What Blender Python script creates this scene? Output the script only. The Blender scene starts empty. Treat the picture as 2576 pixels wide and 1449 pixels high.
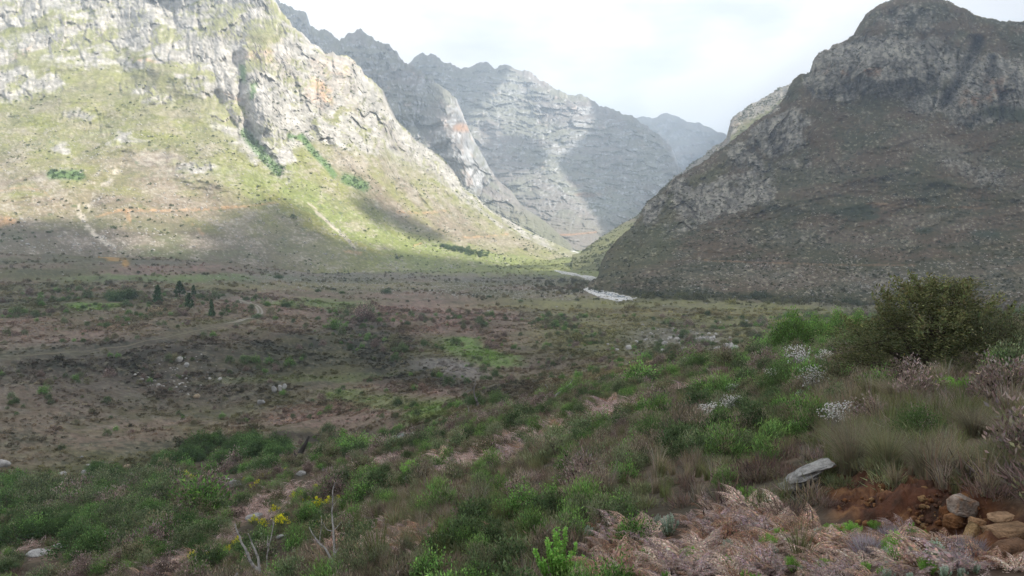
import bpy, math, random
import numpy as np

random.seed(7)
RNG = np.random.default_rng(11)
SC = bpy.context.scene
COL = SC.collection

# ------------------------------------------------------------------ camera, world, sun, exposure
PXW, PXH, F = 2576.0, 1449.0, 1860.0        # the photograph's picture plane, used to take bearings
HOR = 600.0                                  # row of the horizon
PITCH = math.atan((PXH/2-HOR)/F)
CP, SP = math.cos(PITCH), math.sin(PITCH)
cam = bpy.data.cameras.new('camera'); cam.sensor_width = 36.0; cam.lens = F/PXW*36.0
cam.clip_start = 0.1; cam.clip_end = 40000
camo = bpy.data.objects.new('camera', cam); COL.objects.link(camo)
camo.location = (0, 0, 0); camo.rotation_euler = (math.pi/2-PITCH, 0, 0)
SC.camera = camo

SUN_AZ, SUN_EL = math.radians(104), math.radians(44)      # azimuth clockwise from the view direction (+Y)
TOSUN = np.array([math.sin(SUN_AZ)*math.cos(SUN_EL), math.cos(SUN_AZ)*math.cos(SUN_EL), math.sin(SUN_EL)])
sl = bpy.data.lights.new('sun', 'SUN'); sl.energy = 5.0; sl.angle = math.radians(0.6); sl.color = (1.0, 0.94, 0.82)
so = bpy.data.objects.new('sun', sl); COL.objects.link(so)
from mathutils import Vector
so.rotation_euler = Vector(TOSUN.tolist()).to_track_quat('Z', 'Y').to_euler()

W = bpy.data.worlds.new('World'); SC.world = W; W.use_nodes = True
nt = W.node_tree; nt.nodes.clear()
def N(t, tp, **kw):
    n = t.nodes.new(tp)
    for k, v in kw.items(): setattr(n, k, v)
    return n
out = N(nt, 'ShaderNodeOutputWorld'); bg = N(nt, 'ShaderNodeBackground'); bg.inputs[1].default_value = 0.1
sky = N(nt, 'ShaderNodeTexSky', sky_type='NISHITA', sun_disc=False, sun_elevation=SUN_EL, sun_rotation=SUN_AZ)
sky.air_density = 1.0; sky.dust_density = 2.0
tc = N(nt, 'ShaderNodeTexCoord')
mp = N(nt, 'ShaderNodeMapping'); mp.inputs['Scale'].default_value = (1.0, 1.0, 2.6); mp.inputs['Location'].default_value = (3.1, 0.4, 0.2)
nz = N(nt, 'ShaderNodeTexNoise'); nz.inputs['Scale'].default_value = 1.7; nz.inputs['Detail'].default_value = 6; nz.inputs['Roughness'].default_value = 0.5
nz2 = N(nt, 'ShaderNodeTexNoise'); nz2.inputs['Scale'].default_value = 3.4; nz2.inputs['Detail'].default_value = 7
rampc = N(nt, 'ShaderNodeValToRGB')       # brightness of the cloud sheet
rampc.color_ramp.elements[0].position = 0.36; rampc.color_ramp.elements[0].color = (5.9, 5.98, 6.3, 1)
rampc.color_ramp.elements[1].position = 0.62; rampc.color_ramp.elements[1].color = (9.0, 9.0, 9.0, 1)
rampm = N(nt, 'ShaderNodeValToRGB')       # thin places where blue shows
rampm.color_ramp.elements[0].position = 0.33; rampm.color_ramp.elements[0].color = (0.62, 0.62, 0.62, 1)
rampm.color_ramp.elements[1].position = 0.46; rampm.color_ramp.elements[1].color = (1, 1, 1, 1)
mx = N(nt, 'ShaderNodeMixRGB')
L = nt.links.new
L(tc.outputs['Generated'], mp.inputs[0]); L(mp.outputs[0], nz.inputs[0]); L(mp.outputs[0], nz2.inputs[0])
dp = N(nt, 'ShaderNodeVectorMath', operation='DOT_PRODUCT'); dp.inputs[1].default_value = (-.22, .93, .28)      # thin bright cloud ahead, denser to the right
gl_ = N(nt, 'ShaderNodeMapRange'); gl_.inputs[1].default_value = .55; gl_.inputs[2].default_value = .97; gl_.inputs[3].default_value = -.10; gl_.inputs[4].default_value = .30; gl_.interpolation_type = 'SMOOTHSTEP'
ad = N(nt, 'ShaderNodeMath', operation='ADD'); L(tc.outputs['Generated'], dp.inputs[0]); L(dp.outputs['Value'], gl_.inputs[0]); L(gl_.outputs[0], ad.inputs[0]); L(nz.outputs[0], ad.inputs[1]); L(ad.outputs[0], rampc.inputs[0])
L(nz2.outputs[0], rampm.inputs[0])
L(rampm.outputs[0], mx.inputs[0]); L(sky.outputs[0], mx.inputs[1]); L(rampc.outputs[0], mx.inputs[2])
L(mx.outputs[0], bg.inputs[0]); L(bg.outputs[0], out.inputs[0])

SC.view_settings.view_transform = 'Standard'; SC.view_settings.look = 'None'
SC.view_settings.exposure = 0.80; SC.view_settings.gamma = 1.0; SC.view_settings.use_curve_mapping = False
SC.cycles.use_denoising = True
SC.cycles.max_bounces = 6; SC.cycles.diffuse_bounces = 4; SC.cycles.transparent_max_bounces = 8; SC.cycles.volume_bounces = 1

# ------------------------------------------------------------------ numbers: noise, bearings, tables
_g = RNG.normal(size=(256, 3)).astype(np.float32); _g /= np.linalg.norm(_g, axis=1, keepdims=True)
_p = RNG.permutation(256).astype(np.int32); _p = np.concatenate([_p, _p])
def perlin(P):
    P = np.asarray(P, np.float32); i = np.floor(P).astype(np.int32); f = P-i; i &= 255
    u = f*f*f*(f*(f*6-15)+10); r = np.zeros(len(P), np.float32)
    for dx in (0, 1):
        a = _p[(i[:, 0]+dx) & 255]; wx = u[:, 0] if dx else 1-u[:, 0]
        for dy in (0, 1):
            b = _p[a+((i[:, 1]+dy) & 255)]; wy = wx*(u[:, 1] if dy else 1-u[:, 1])
            for dz in (0, 1):
                g = _g[_p[b+((i[:, 2]+dz) & 255)]]
                d = g[:, 0]*(f[:, 0]-dx)+g[:, 1]*(f[:, 1]-dy)+g[:, 2]*(f[:, 2]-dz)
                r += d*wy*(u[:, 2] if dz else 1-u[:, 2])
    return r*1.5
def fbm(P, scale, octv=4, gain=0.5, seed=0.0, zs=1.0):
    Q = np.asarray(P, np.float64)/scale; Q = Q*np.array([1, 1, zs])+seed*17.31
    r = 0; a = 1.0; t = 0
    for k in range(octv):
        r = r+a*perlin(Q); t += a; a *= gain; Q = Q*2.03+5.7
    return r/t*1.6
def ridged(P, scale, octv=4, seed=0.0, zs=1.0):
    Q = np.asarray(P, np.float64)/scale; Q = Q*np.array([1, 1, zs])+seed*13.7
    r = 0; a = 1.0; t = 0
    for k in range(octv):
        r = r+a*(1-np.abs(perlin(Q))*2.2); t += a; a *= 0.5; Q = Q*2.07+3.1
    return r/t
def worley(u, v, seed):
    """nearest-cell facets: distance gap to the next cell, cell value, tilted plane"""
    u = np.asarray(u, float); v = np.asarray(v, float); iu = np.floor(u).astype(np.int64); iv = np.floor(v).astype(np.int64); f1 = np.full(u.shape, 9.0); f2 = np.full(u.shape, 9.0); val = np.zeros(u.shape); tl = np.zeros(u.shape)
    T = np.random.default_rng(seed).random((4, 65536))
    for a in (-1, 0, 1):
        for b in (-1, 0, 1):
            h = ((iu+a)*73856093 ^ (iv+b)*19349663) & 65535; dx = u-(iu+a+T[0][h]); dy = v-(iv+b+T[1][h]); d = dx*dx+dy*dy; nr = d < f1
            f2 = np.where(nr, f1, np.minimum(f2, d)); val = np.where(nr, T[2][h]-.5, val); tl = np.where(nr, (T[3][h]-.5)*dx*1.6+(T[2][(h+77) & 65535]-.5)*dy*1.2, tl); f1 = np.where(nr, d, f1)
    return np.sqrt(f2)-np.sqrt(f1), val, tl
def facets(px, py, sizes, seed, warp=.35):
    """blocks and joints of a rock face, sizes (w, h, weight) in picture units; result in units of width"""
    r = 0; cv = 0
    for k, (w, h, a) in enumerate(sizes):
        Q = np.stack([px/w, py/h, np.full(px.shape, seed+k*3.3)], 1); wu = fbm(Q, 1.6, 3, seed=seed+k)*warp*2; wv = fbm(Q+9.1, 1.6, 3, seed=seed+k+.5)*warp*2
        g, v, t = worley(px/w+wu, py/h+wv, int(seed*10+k)); r = r+a*w*(v+t*1.2+.28*np.exp(-g/.07)); cv = cv+v*a
    return r, cv
def sstep(a, b, x):
    t = np.clip((x-a)/(b-a), 0, 1); return t*t*(3-2*t)
def pix2w(px, py, D):
    """the point on the bearing of a picture position, D metres ahead"""
    px, py, D = np.broadcast_arrays(np.asarray(px, float), np.asarray(py, float), np.asarray(D, float))
    xc = (px-PXW/2)/F; yc = -(py-PXH/2)/F
    dy = CP+yc*SP; dz = yc*CP-SP
    return np.stack([xc/dy*D, D, dz/dy*D], -1)
def w2pix(P):
    P = np.asarray(P, float)
    yc_ = P[..., 1]*SP+P[..., 2]*CP; w = P[..., 1]*CP-P[..., 2]*SP
    return P[..., 0]/w*F+PXW/2, -yc_/w*F+PXH/2
def gsm(a, s, ax):
    n = int(3*s)+1; k = np.exp(-0.5*(np.arange(-n, n+1)/s)**2); k /= k.sum()
    pad = [(0, 0)]*a.ndim; pad[ax] = (n, n); b = np.pad(a, pad, mode='edge')
    return np.apply_along_axis(lambda v: np.convolve(v, k, 'valid'), ax, b)
class Table:
    """distance of a surface for every bearing, from a few surveyed columns"""
    def __init__(s, cols, x0, x1, y0, y1, sx=40.0, sy=7.0, dx=10.0, dy=4.0):
        s.x0, s.y0, s.dx, s.dy = x0, y0, dx, dy
        ys = np.arange(y0, y1+dy, dy); xs = np.arange(x0, x1+dx, dx)
        cx = np.array([c[0] for c in cols], float)
        C = []
        for _, pts in cols:
            pts = sorted(pts); yy = np.array([p[0] for p in pts], float); ll = np.log([p[1] for p in pts])
            v = np.interp(ys, yy, ll)
            m0 = (ll[1]-ll[0])/(yy[1]-yy[0]); v = np.where(ys < yy[0], ll[0]+m0*(ys-yy[0]), v)
            C.append(v)
        C = np.array(C)
        G = np.stack([np.interp(xs, cx, C[:, j]) for j in range(len(ys))], 1)
        G = gsm(G, sx/dx, 0); G = gsm(G, sy/dy, 1); s.G = G
    def __call__(s, px, py):
        u = np.clip((np.asarray(px, float)-s.x0)/s.dx, 0, s.G.shape[0]-1.001); v = np.clip((np.asarray(py, float)-s.y0)/s.dy, 0, s.G.shape[1]-1.001)
        i = u.astype(int); j = v.astype(int); a = u-i; b = v-j; G = s.G
        return np.exp((G[i, j]*(1-a)+G[i+1, j]*a)*(1-b)+(G[i, j+1]*(1-a)+G[i+1, j+1]*a)*b)
def pline(pts):
    a = np.array(pts, float); a = a[np.argsort(a[:, 0], kind='stable')]
    return lambda x: np.interp(x, a[:, 0], a[:, 1])
def inpoly(px, py, poly):
    r = np.zeros(px.shape, bool); n = len(poly)
    for i in range(n):
        x1, y1 = poly[i]; x2, y2 = poly[(i+1) % n]
        if y1 == y2: continue
        c = ((y1 > py) != (y2 > py)) & (px < (x2-x1)*(py-y1)/(y2-y1)+x1); r ^= c
    return r
def dline(px, py, pts):
    """distance in picture units to a polyline"""
    d = np.full(px.shape, 1e9)
    for (x1, y1), (x2, y2) in zip(pts[:-1], pts[1:]):
        vx, vy = x2-x1, y2-y1; t = np.clip(((px-x1)*vx+(py-y1)*vy)/(vx*vx+vy*vy+1e-9), 0, 1)
        d = np.minimum(d, np.hypot(px-x1-t*vx, py-y1-t*vy))
    return d
def ell(px, py, cx, cy, rx, ry, ang=0.0, soft=0.5):
    a = math.radians(ang); dx, dy = px-cx, py-cy
    u = (dx*math.cos(a)+dy*math.sin(a))/rx; v = (-dx*math.sin(a)+dy*math.cos(a))/ry
    return 1-sstep(1-soft, 1+soft, np.hypot(u, v))
def mix(a, b, m):
    return a*(1-m[:, None])+np.asarray(b)*m[:, None]

# ------------------------------------------------------------------ scene graph helpers
def tag(o, label=None, cat=None, group=None, kind=None):
    if label: o['label'] = label
    if cat: o['category'] = cat
    if group: o['group'] = group
    if kind: o['kind'] = kind
    return o
def mesh_np(name, V, faces, mat=None, cols=None, smooth=False):
    """faces: (n,k) int array, or a list of such arrays"""
    V = np.asarray(V, np.float32); fl = faces if isinstance(faces, list) else [faces]
    me = bpy.data.meshes.new(name); me.vertices.add(len(V)); me.vertices.foreach_set('co', V.ravel())
    nl = sum(f.size for f in fl); nf = sum(len(f) for f in fl)
    me.loops.add(nl); me.polygons.add(nf)
    me.loops.foreach_set('vertex_index', np.concatenate([f.ravel() for f in fl]).astype(np.int32))
    tot = np.concatenate([np.full(len(f), f.shape[1]) for f in fl]); st = np.concatenate([[0], np.cumsum(tot)[:-1]])
    me.polygons.foreach_set('loop_start', st.astype(np.int32)); me.polygons.foreach_set('loop_total', tot.astype(np.int32))
    if cols is not None:
        ca = me.color_attributes.new('Col', 'FLOAT_COLOR', 'POINT')
        c4 = np.ones((len(V), 4), np.float32); c4[:, :3] = cols; ca.data.foreach_set('color', c4.ravel())
    if smooth: me.polygons.foreach_set('use_smooth', np.ones(nf, bool))
    me.update(calc_edges=True)
    if mat: me.materials.append(mat)
    return me
def obj(name, me, parent=None, loc=(0, 0, 0), rot=(0, 0, 0), sc=1.0):
    o = bpy.data.objects.new(name, me); COL.objects.link(o); o.location = loc; o.rotation_euler = rot
    o.scale = (sc, sc, sc) if not hasattr(sc, '__len__') else sc
    if parent: o.parent = parent
    return o
def gridfaces(nx, ny):
    i, j = np.meshgrid(np.arange(nx-1), np.arange(ny-1), indexing='ij'); a = (i*ny+j).ravel()
    return np.stack([a, a+ny, a+ny+1, a+1], 1)

# ------------------------------------------------------------------ materials
def mat_ground(name, scale, amt, bump, rough=0.95, sc2=None):
    m = bpy.data.materials.new(name); m.use_nodes = True; t = m.node_tree; b = t.nodes['Principled BSDF']
    b.inputs['Roughness'].default_value = rough; b.inputs['Specular IOR Level'].default_value = 0.15
    at = N(t, 'ShaderNodeAttribute', attribute_name='Col'); geo = N(t, 'ShaderNodeNewGeometry')
    n1 = N(t, 'ShaderNodeTexNoise'); n1.inputs['Scale'].default_value = 1.0/scale; n1.inputs['Detail'].default_value = 10; n1.inputs['Roughness'].default_value = 0.65
    n2 = N(t, 'ShaderNodeTexNoise'); n2.inputs['Scale'].default_value = 4.3/scale; n2.inputs['Detail'].default_value = 5
    mr = N(t, 'ShaderNodeMapRange'); mr.inputs[1].default_value = 0.3; mr.inputs[2].default_value = 0.7; mr.inputs[3].default_value = 1-amt; mr.inputs[4].default_value = 1+amt
    mm = N(t, 'ShaderNodeVectorMath', operation='SCALE'); bp = N(t, 'ShaderNodeBump'); bp.inputs['Strength'].default_value = bump; bp.inputs['Distance'].default_value = scale*0.4
    l = t.links.new
    l(geo.outputs['Position'], n1.inputs[0]); l(geo.outputs['Position'], n2.inputs[0]); l(n1.outputs[0], mr.inputs[0]); l(at.outputs['Color'], mm.inputs[0]); l(mr.outputs[0], mm.inputs['Scale'])
    l(mm.outputs[0], b.inputs['Base Color']); l(n2.outputs[0], bp.inputs['Height']); l(bp.outputs[0], b.inputs['Normal'])
    return m
# ------------------------------------------------------------------ the ground: near hillside, gully, terraces and valley floor in one sheet
G_COLS = [
 (-500, [(612,1400),(640,900),(700,620),(750,480),(800,390),(860,320),(900,275),(950,250),(1050,215),(1150,190),(1220,170),(1300,135),(1449,85),(1700,50),(2000,34),(2600,22)]),
 (0,    [(612,1500),(630,950),(650,830),(700,640),(750,500),(800,400),(860,320),(900,270),(950,240),(1050,200),(1150,172),(1220,150),(1300,108),(1449,60),(1700,34),(2000,22),(2600,13)]),
 (400,  [(612,2000),(640,950),(660,800),(700,640),(750,500),(800,400),(850,330),(880,296),(900,288),(1000,250),(1040,236),(1100,202),(1180,170),(1220,132),(1300,75),(1449,40),(1700,20),(2000,12),(2600,7.5)]),
 (620,  [(612,2600),(650,1150),(670,900),(700,740),(740,590),(775,455),(800,400),(830,362),(900,302),(1000,255),(1040,238),(1100,198),(1165,165),(1200,100),(1300,58),(1449,31),(1700,16),(2000,9.5),(2600,6)]),
 (800,  [(612,3200),(660,1500),(700,1000),(740,720),(770,560),(800,470),(850,380),(900,325),(1000,256),(1050,222),(1100,186),(1128,158),(1160,100),(1200,75),(1300,45),(1449,25),(1700,12.5),(2000,7.5),(2600,4.6)]),
 (1000, [(612,4200),(660,1700),(700,1080),(740,780),(800,500),(850,395),(900,325),(1000,228),(1060,190),(1098,168),(1118,158),(1140,90),(1200,58),(1300,32),(1449,18),(1700,9),(2000,5.6),(2600,3.4)]),
 (1200, [(612,6000),(640,2400),(660,1900),(690,1300),(720,950),(760,680),(800,520),(850,405),(900,320),(950,252),(1000,205),(1030,165),(1045,92),(1100,62),(1200,35),(1300,22),(1449,14),(1700,7),(2000,4.4),(2600,2.7)]),
 (1430, [(612,7500),(635,2700),(660,1900),(680,1420),(700,1150),(730,850),(760,690),(800,525),(850,405),(900,318),(940,250),(965,180),(985,85),(1040,62),(1100,45),(1200,27),(1300,18),(1449,11.5),(1700,6),(2000,3.8),(2600,2.3)]),
 (1600, [(612,6000),(660,1800),(690,1300),(720,930),(740,800),(755,720),(770,640),(800,525),(840,415),(870,340),(900,265),(925,180),(945,95),(1000,58),(1100,32),(1200,20),(1300,14),(1449,9.5),(1700,5.2),(2000,3.4),(2600,2.1)]),
 (1800, [(612,6000),(690,1250),(740,790),(757,720),(770,650),(800,545),(830,450),(860,355),(885,270),(905,120),(920,68),(1000,43),(1100,25),(1200,16.5),(1300,12),(1449,8),(1700,4.8),(2000,3.2),(2600,2.0)]),
 (2000, [(612,6000),(700,1150),(750,750),(770,650),(790,575),(820,470),(850,360),(870,250),(885,75),(930,45),(1000,30),(1100,20),(1200,14),(1300,10.5),(1449,7.2),(1700,4.4),(2000,3.0),(2600,1.9)]),
 (2300, [(612,6000),(700,1100),(760,680),(780,600),(800,510),(835,220),(850,60),(880,38),(930,27),(1000,20),(1100,14),(1180,10.6),(1210,9.9),(1226,8.95),(1345,8.40),(1385,7.0),(1449,5.8),(1700,3.8),(2000,2.7),(2600,1.8)]),
 (2576, [(612,6000),(700,1100),(760,630),(790,490),(812,210),(830,62),(850,42),(880,32),(930,23),(1000,16.5),(1100,12),(1200,9),(1235,8.3),(1250,7.8),(1365,7.35),(1400,6.2),(1449,5.4),(1700,3.5),(2000,2.6),(2600,1.7)]),
 (3100, [(612,6000),(700,1050),(760,600),(790,430),(805,200),(820,60),(850,36),(880,27),(930,19),(1000,14),(1100,10),(1200,7.6),(1300,6.4),(1449,5.0),(1700,3.3),(2000,2.5),(2600,1.65)]),
]
GT = Table(G_COLS, -600, 3200, 604, 2600, sx=55, sy=6)

def relief_ground(P):
    D = P[:, 1]
    a = fbm(P*[1, 1, .3], 60, 4, seed=1)*np.clip(D/120-0.3, 0, 1)*2.2
    b = fbm(P*[1, 1, .3], 14, 4, seed=2)*np.clip(D/60, .25, 1)*0.55
    c = fbm(P*[1, 1, .3], 2.2, 3, seed=3)*np.clip(D/30, .5, 1)*0.13*np.clip(1.3-D/500, 0, 1)
    return a+b+c
STREAM = [(1060,1102),(1000,1112),(940,1118),(880,1124),(800,1128),(700,1150),(610,1168),(520,1182),(420,1190),(300,1198),(150,1215),(-20,1240)]
ROADP = [(548,748),(590,752),(622,763),(648,776),(660,786),(640,798),(600,808),(560,815),(500,830),(400,853),(300,874),(200,886),(100,896),(0,905),(-150,915)]

# named colours (albedo)
C_ROCK=np.array((.28,.275,.265)); C_ROCKL=np.array((.40,.39,.37)); C_ROCKD=np.array((.13,.125,.125)); C_ORANGE=np.array((.40,.25,.16))
C_YGREEN=np.array((.19,.195,.065)); C_GREEN=np.array((.10,.155,.045)); C_OLIVE=np.array((.115,.11,.055)); C_BROWN=np.array((.155,.12,.085))
C_PINK=np.array((.165,.115,.095)); C_DARK=np.array((.055,.058,.038)); C_GREYB=np.array((.15,.14,.125)); C_DKGREEN=np.array((.04,.065,.028)); C_TAN=np.array((.27,.21,.14)); C_RED=np.array((.10,.042,.024))

def ground_colour(px, py, P):
    n8 = fbm(P, 1.7, 3, .6, seed=12)
    n1 = fbm(P, 90, 5, seed=4); n2 = fbm(P, 18, 5, .6, seed=5); n3 = fbm(P, 4.5, 4, .6, seed=6); n4 = fbm(P, 260, 3, seed=7)
    wx = px+n1*50; wy = py+n2*14
    c = np.tile(C_OLIVE, (len(px), 1))
    c = mix(c, C_BROWN, sstep(-.25, .35, n1+n2*.5))
    c = mix(c, C_GREYB, sstep(.05, .5, n4+n3*.5)*.6)
    c = mix(c, C_DARK, sstep(.05, .45, n2-n1*.4+n3*.4)*.55)
    # pinkish heath and bracken flats
    pk = np.maximum.reduce([ell(wx,wy,1150,800,190,55,8), ell(wx,wy,930,790,330,45,6)*.8, ell(wx,wy,1000,985,190,34,-2), ell(wx,wy,850,1050,220,36,-4)*.9,
        ell(wx,wy,470,1085,300,28)*.5, ell(wx,wy,180,830,260,40)*.6, ell(wx,wy,620,845,300,26,-8)*.5, ell(wx,wy,250,990,300,60)*.25, ell(wx,wy,420,680,170,14)*.8, ell(wx,wy,1250,860,140,30,0)*.7])
    c = mix(c, (.20,.135,.11), np.clip(pk*(.85+n2*.9+n3*.3), 0, 1))
    # grey scrub on the lower terraces
    gy = np.maximum.reduce([ell(wx,wy,1120,925,110,26,10)*.8, ell(wx,wy,620,700,140,8)*.5, ell(wx,wy,980,690,320,12)*.4])
    c = mix(c, (.19,.175,.175), gy*.8)
    # dark scrub slopes, colour deepened to stand in for relief shading
    dk = np.maximum.reduce([ell(wx,wy,930,880,120,70,35), ell(wx,wy,1060,950,170,24,8), ell(wx,wy,330,890,330,40,-6)*.8, ell(wx,wy,650,900,220,55,-10)*.8,
        ell(wx,wy,420,965,330,60)*.7, ell(wx,wy,1330,985,170,24), ell(wx,wy,1400,900,150,40)*.5, ell(wx,wy,80,940,170,30)*.6])
    c = mix(c, (.042,.040,.032), np.clip(dk*(.85+n2*1.0+n3*.3), 0, 1)*.92)
    # green meadow patches
    gr = np.maximum.reduce([ell(wx,wy,1195,882,95,22,14), ell(wx,wy,1250,905,80,14,4)*.8, ell(wx,wy,1080,1040,75,17,-10), ell(wx,wy,1000,1012,170,22,5)*.55, ell(wx,wy,860,995,60,16)*.6,
        ell(wx,wy,230,772,80,9), ell(wx,wy,420,700,280,9)*.55, ell(wx,wy,820,765,130,12)*.7, ell(wx,wy,790,950,260,10,-3)*.25])
    c = mix(c, (.12,.185,.05), np.clip(gr*(1.0+n2*.7), 0, 1))
    # yellow-olive turf on the terrace right of centre
    yo = np.maximum.reduce([ell(wx,wy,1780,785,520,30,2), ell(wx,wy,1500,840,190,50)*.65, ell(wx,wy,1950,830,260,40)*.7, ell(wx,wy,1700,930,250,50,-6)*.35, ell(wx,wy,800,722,400,9)*.5])
    c = mix(c, (.19,.185,.075), np.clip(yo*(.8+n1*.5+n2*.6), 0, 1))
    c = mix(c, (.15,.115,.06), ell(wx,wy,1650,785,330,9,1)*.6)
    # strip of bright grass near the mountain foot
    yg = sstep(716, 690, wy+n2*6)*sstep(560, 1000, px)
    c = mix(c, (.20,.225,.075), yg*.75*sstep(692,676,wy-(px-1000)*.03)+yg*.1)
    # stony ground, tan gravel
    c = mix(c, C_TAN, ell(px,py,570,1195,52,24,-20,.3)); c = mix(c, C_TAN, ell(px,py,510,1215,70,20,-20,.5)*.8); c = mix(c, C_TAN, ell(px,py,430,1285,30,10,-10,.5)*.7)
    c = mix(c, (.30,.25,.20), sstep(22, 8, np.abs(py-1112)+np.abs(px-960)*.12))
    c = mix(c, C_GREYB*1.25, ell(wx,wy,1700,850,130,22)*.6)
    # green damp ground along the gully and across the near slope
    ng = sstep(-30, 40, wy-np.interp(px, [-500,0,400,800,1050,1250,1500,1900,2200,2600,3200], [1250,1215,1165,1110,1050,1010,960,880,800,790,790]))
    cn = mix(np.tile(np.array((.06,.05,.033)), (len(px), 1)), (.115,.085,.06), sstep(-.1,.4,n3+n2*.6)); c = mix(c, cn, ng*.9)
    c = mix(c, mix(np.tile(np.array((.10,.068,.05)), (len(px), 1)), (.05,.035,.025), sstep(-.1,.4,n3)), sstep(1440,1500,px)*sstep(1270,1320,py)*.9)
    # red earth bank
    rb = np.maximum.reduce([ell(px+n3*25,py+n3*25,2330,1280,250,95,12,.35), ell(px,py,2520,1380,120,60,0,.4), ell(px+n3*10,py,2180,1250,110,60,0,.4)])
    nb = fbm(P, .5, 5, .65, seed=10); c = mix(c, mix(np.tile(C_RED*.8, (len(px), 1)), (.20,.10,.045), sstep(-.1,.5,nb)), np.clip(rb*1.2,0,1)*sstep(-.75,.0,n3+.35)); c = mix(c, (.035,.022,.015), np.clip(rb,0,1)*sstep(.1,.5,-nb)*.8)
    # ochre slips, small paths on the far terrace
    c = mix(c, (.36,.22,.08), np.clip(ell(wx,py,275,650,26,7,5)+ell(px,py,316,664,9,8), 0, 1)*.9)
    c = mix(c, (.12,.10,.055), sstep(5,2,dline(px,py,[(0,925),(200,958),(420,1000)]))*.0)
    c = mix(c, (.17,.15,.085), sstep(3.5,1.5,dline(px,py,[(150,1078),(330,1074),(520,1082),(700,1086)]))*.6)
    c = mix(c, (.05,.04,.03), sstep(9,3,dline(px,py,[(690,1100),(760,1100),(860,1099),(960,1094),(1000,1090)]))*.9)
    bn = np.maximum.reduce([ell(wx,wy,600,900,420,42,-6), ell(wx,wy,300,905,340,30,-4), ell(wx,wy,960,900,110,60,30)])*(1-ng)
    c = c*(1-.35*np.clip(bn*(.8+n2), 0, 1))[:, None]  # darkens the bank's colour in place of slope shading
    c = mix(c, (.17,.155,.10), sstep(.2,.5,n8+n3*.4)*.5*(1-ng)); c = mix(c, (.035,.04,.025), sstep(.15,.45,-n8+n2*.4)*.6*(1-ng)*sstep(900,300,P[:,1]))
    v = 1+n3*.35+n2*.3+n1*.15
    return np.clip(c*v[:, None], .012, .8)

def build_ground():
    nx = 840; pxs = np.linspace(-500, 3090, nx)
    pys = np.concatenate([np.linspace(606, 1100, 190), np.linspace(1102.6, 1520, 110), np.linspace(1530, 2580, 50)]); ny = len(pys)
    X, Y = np.meshgrid(pxs, pys, indexing='ij'); px, py = X.ravel(), Y.ravel()
    D = GT(px, py)
    P = pix2w(px, py, D)
    P[:, 2] += relief_ground(P)*1.0
    # the stream has cut a channel
    ds = dline(px, py, STREAM); P[:, 2] -= 1.6*sstep(16, 4, ds)*(py > 1050)
    # the red bank crumbles
    rb = ell(px, py, 2330, 1290, 260, 100, 12, .4); P[:, 2] += rb*(fbm(P, .8, 6, .62, seed=9)*.30)
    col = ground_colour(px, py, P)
    return px, py, P, col, nx, ny

M_GROUND = mat_ground('earth_and_turf', 1.6, .35, .5)
gpx, gpy, GP, gcol, gnx, gny = build_ground()
# carry the same sheet on behind and under the viewpoint
gv = [GP.reshape(gnx, gny, 3)]
last = gv[0][:, -1, :]
bk = []
for k, yb in enumerate((.9, 0.0, -3, -10, -30, -80)):
    q = last.copy(); q[:, 0] = np.linspace(-1, 1, gnx)*(2+abs(yb)*1.2+k*3); q[:, 1] = yb; q[:, 2] = -1.62-.004*q[:, 0]*0+np.minimum(q[:, 0], 0)*.12
    bk.append(q)
GPX = np.concatenate([gv[0]]+[b[:, None, :] for b in bk], 1)
gc = gcol.reshape(gnx, gny, 3); gcx = np.concatenate([gc]+[gc[:, -1:, :]]*len(bk), 1)
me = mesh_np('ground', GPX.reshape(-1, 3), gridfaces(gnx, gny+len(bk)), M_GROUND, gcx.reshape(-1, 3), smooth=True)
ground = tag(obj('ground', me), 'scrubby hillside and valley floor of brown heath, olive turf and green patches', None, None, 'structure')
base = tag(obj('valley_base', mesh_np('valley_base', [(-7900, -900, -90), (7900, -900, -90), (7900, 9800, -90), (-7900, 9800, -90)], np.array([[0, 1, 2, 3]]), M_GROUND, np.tile(C_OLIVE, (4, 1)))),
    'low land under and around the valley', None, None, 'structure')

# ------------------------------------------------------------------ mountains
def jag(px, scale, amp, seed):
    P = np.stack([px, np.full_like(px, seed*9.1), np.zeros_like(px)], 1)
    return (ridged(P, scale, 5, seed=seed)-.5)*amp

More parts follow.
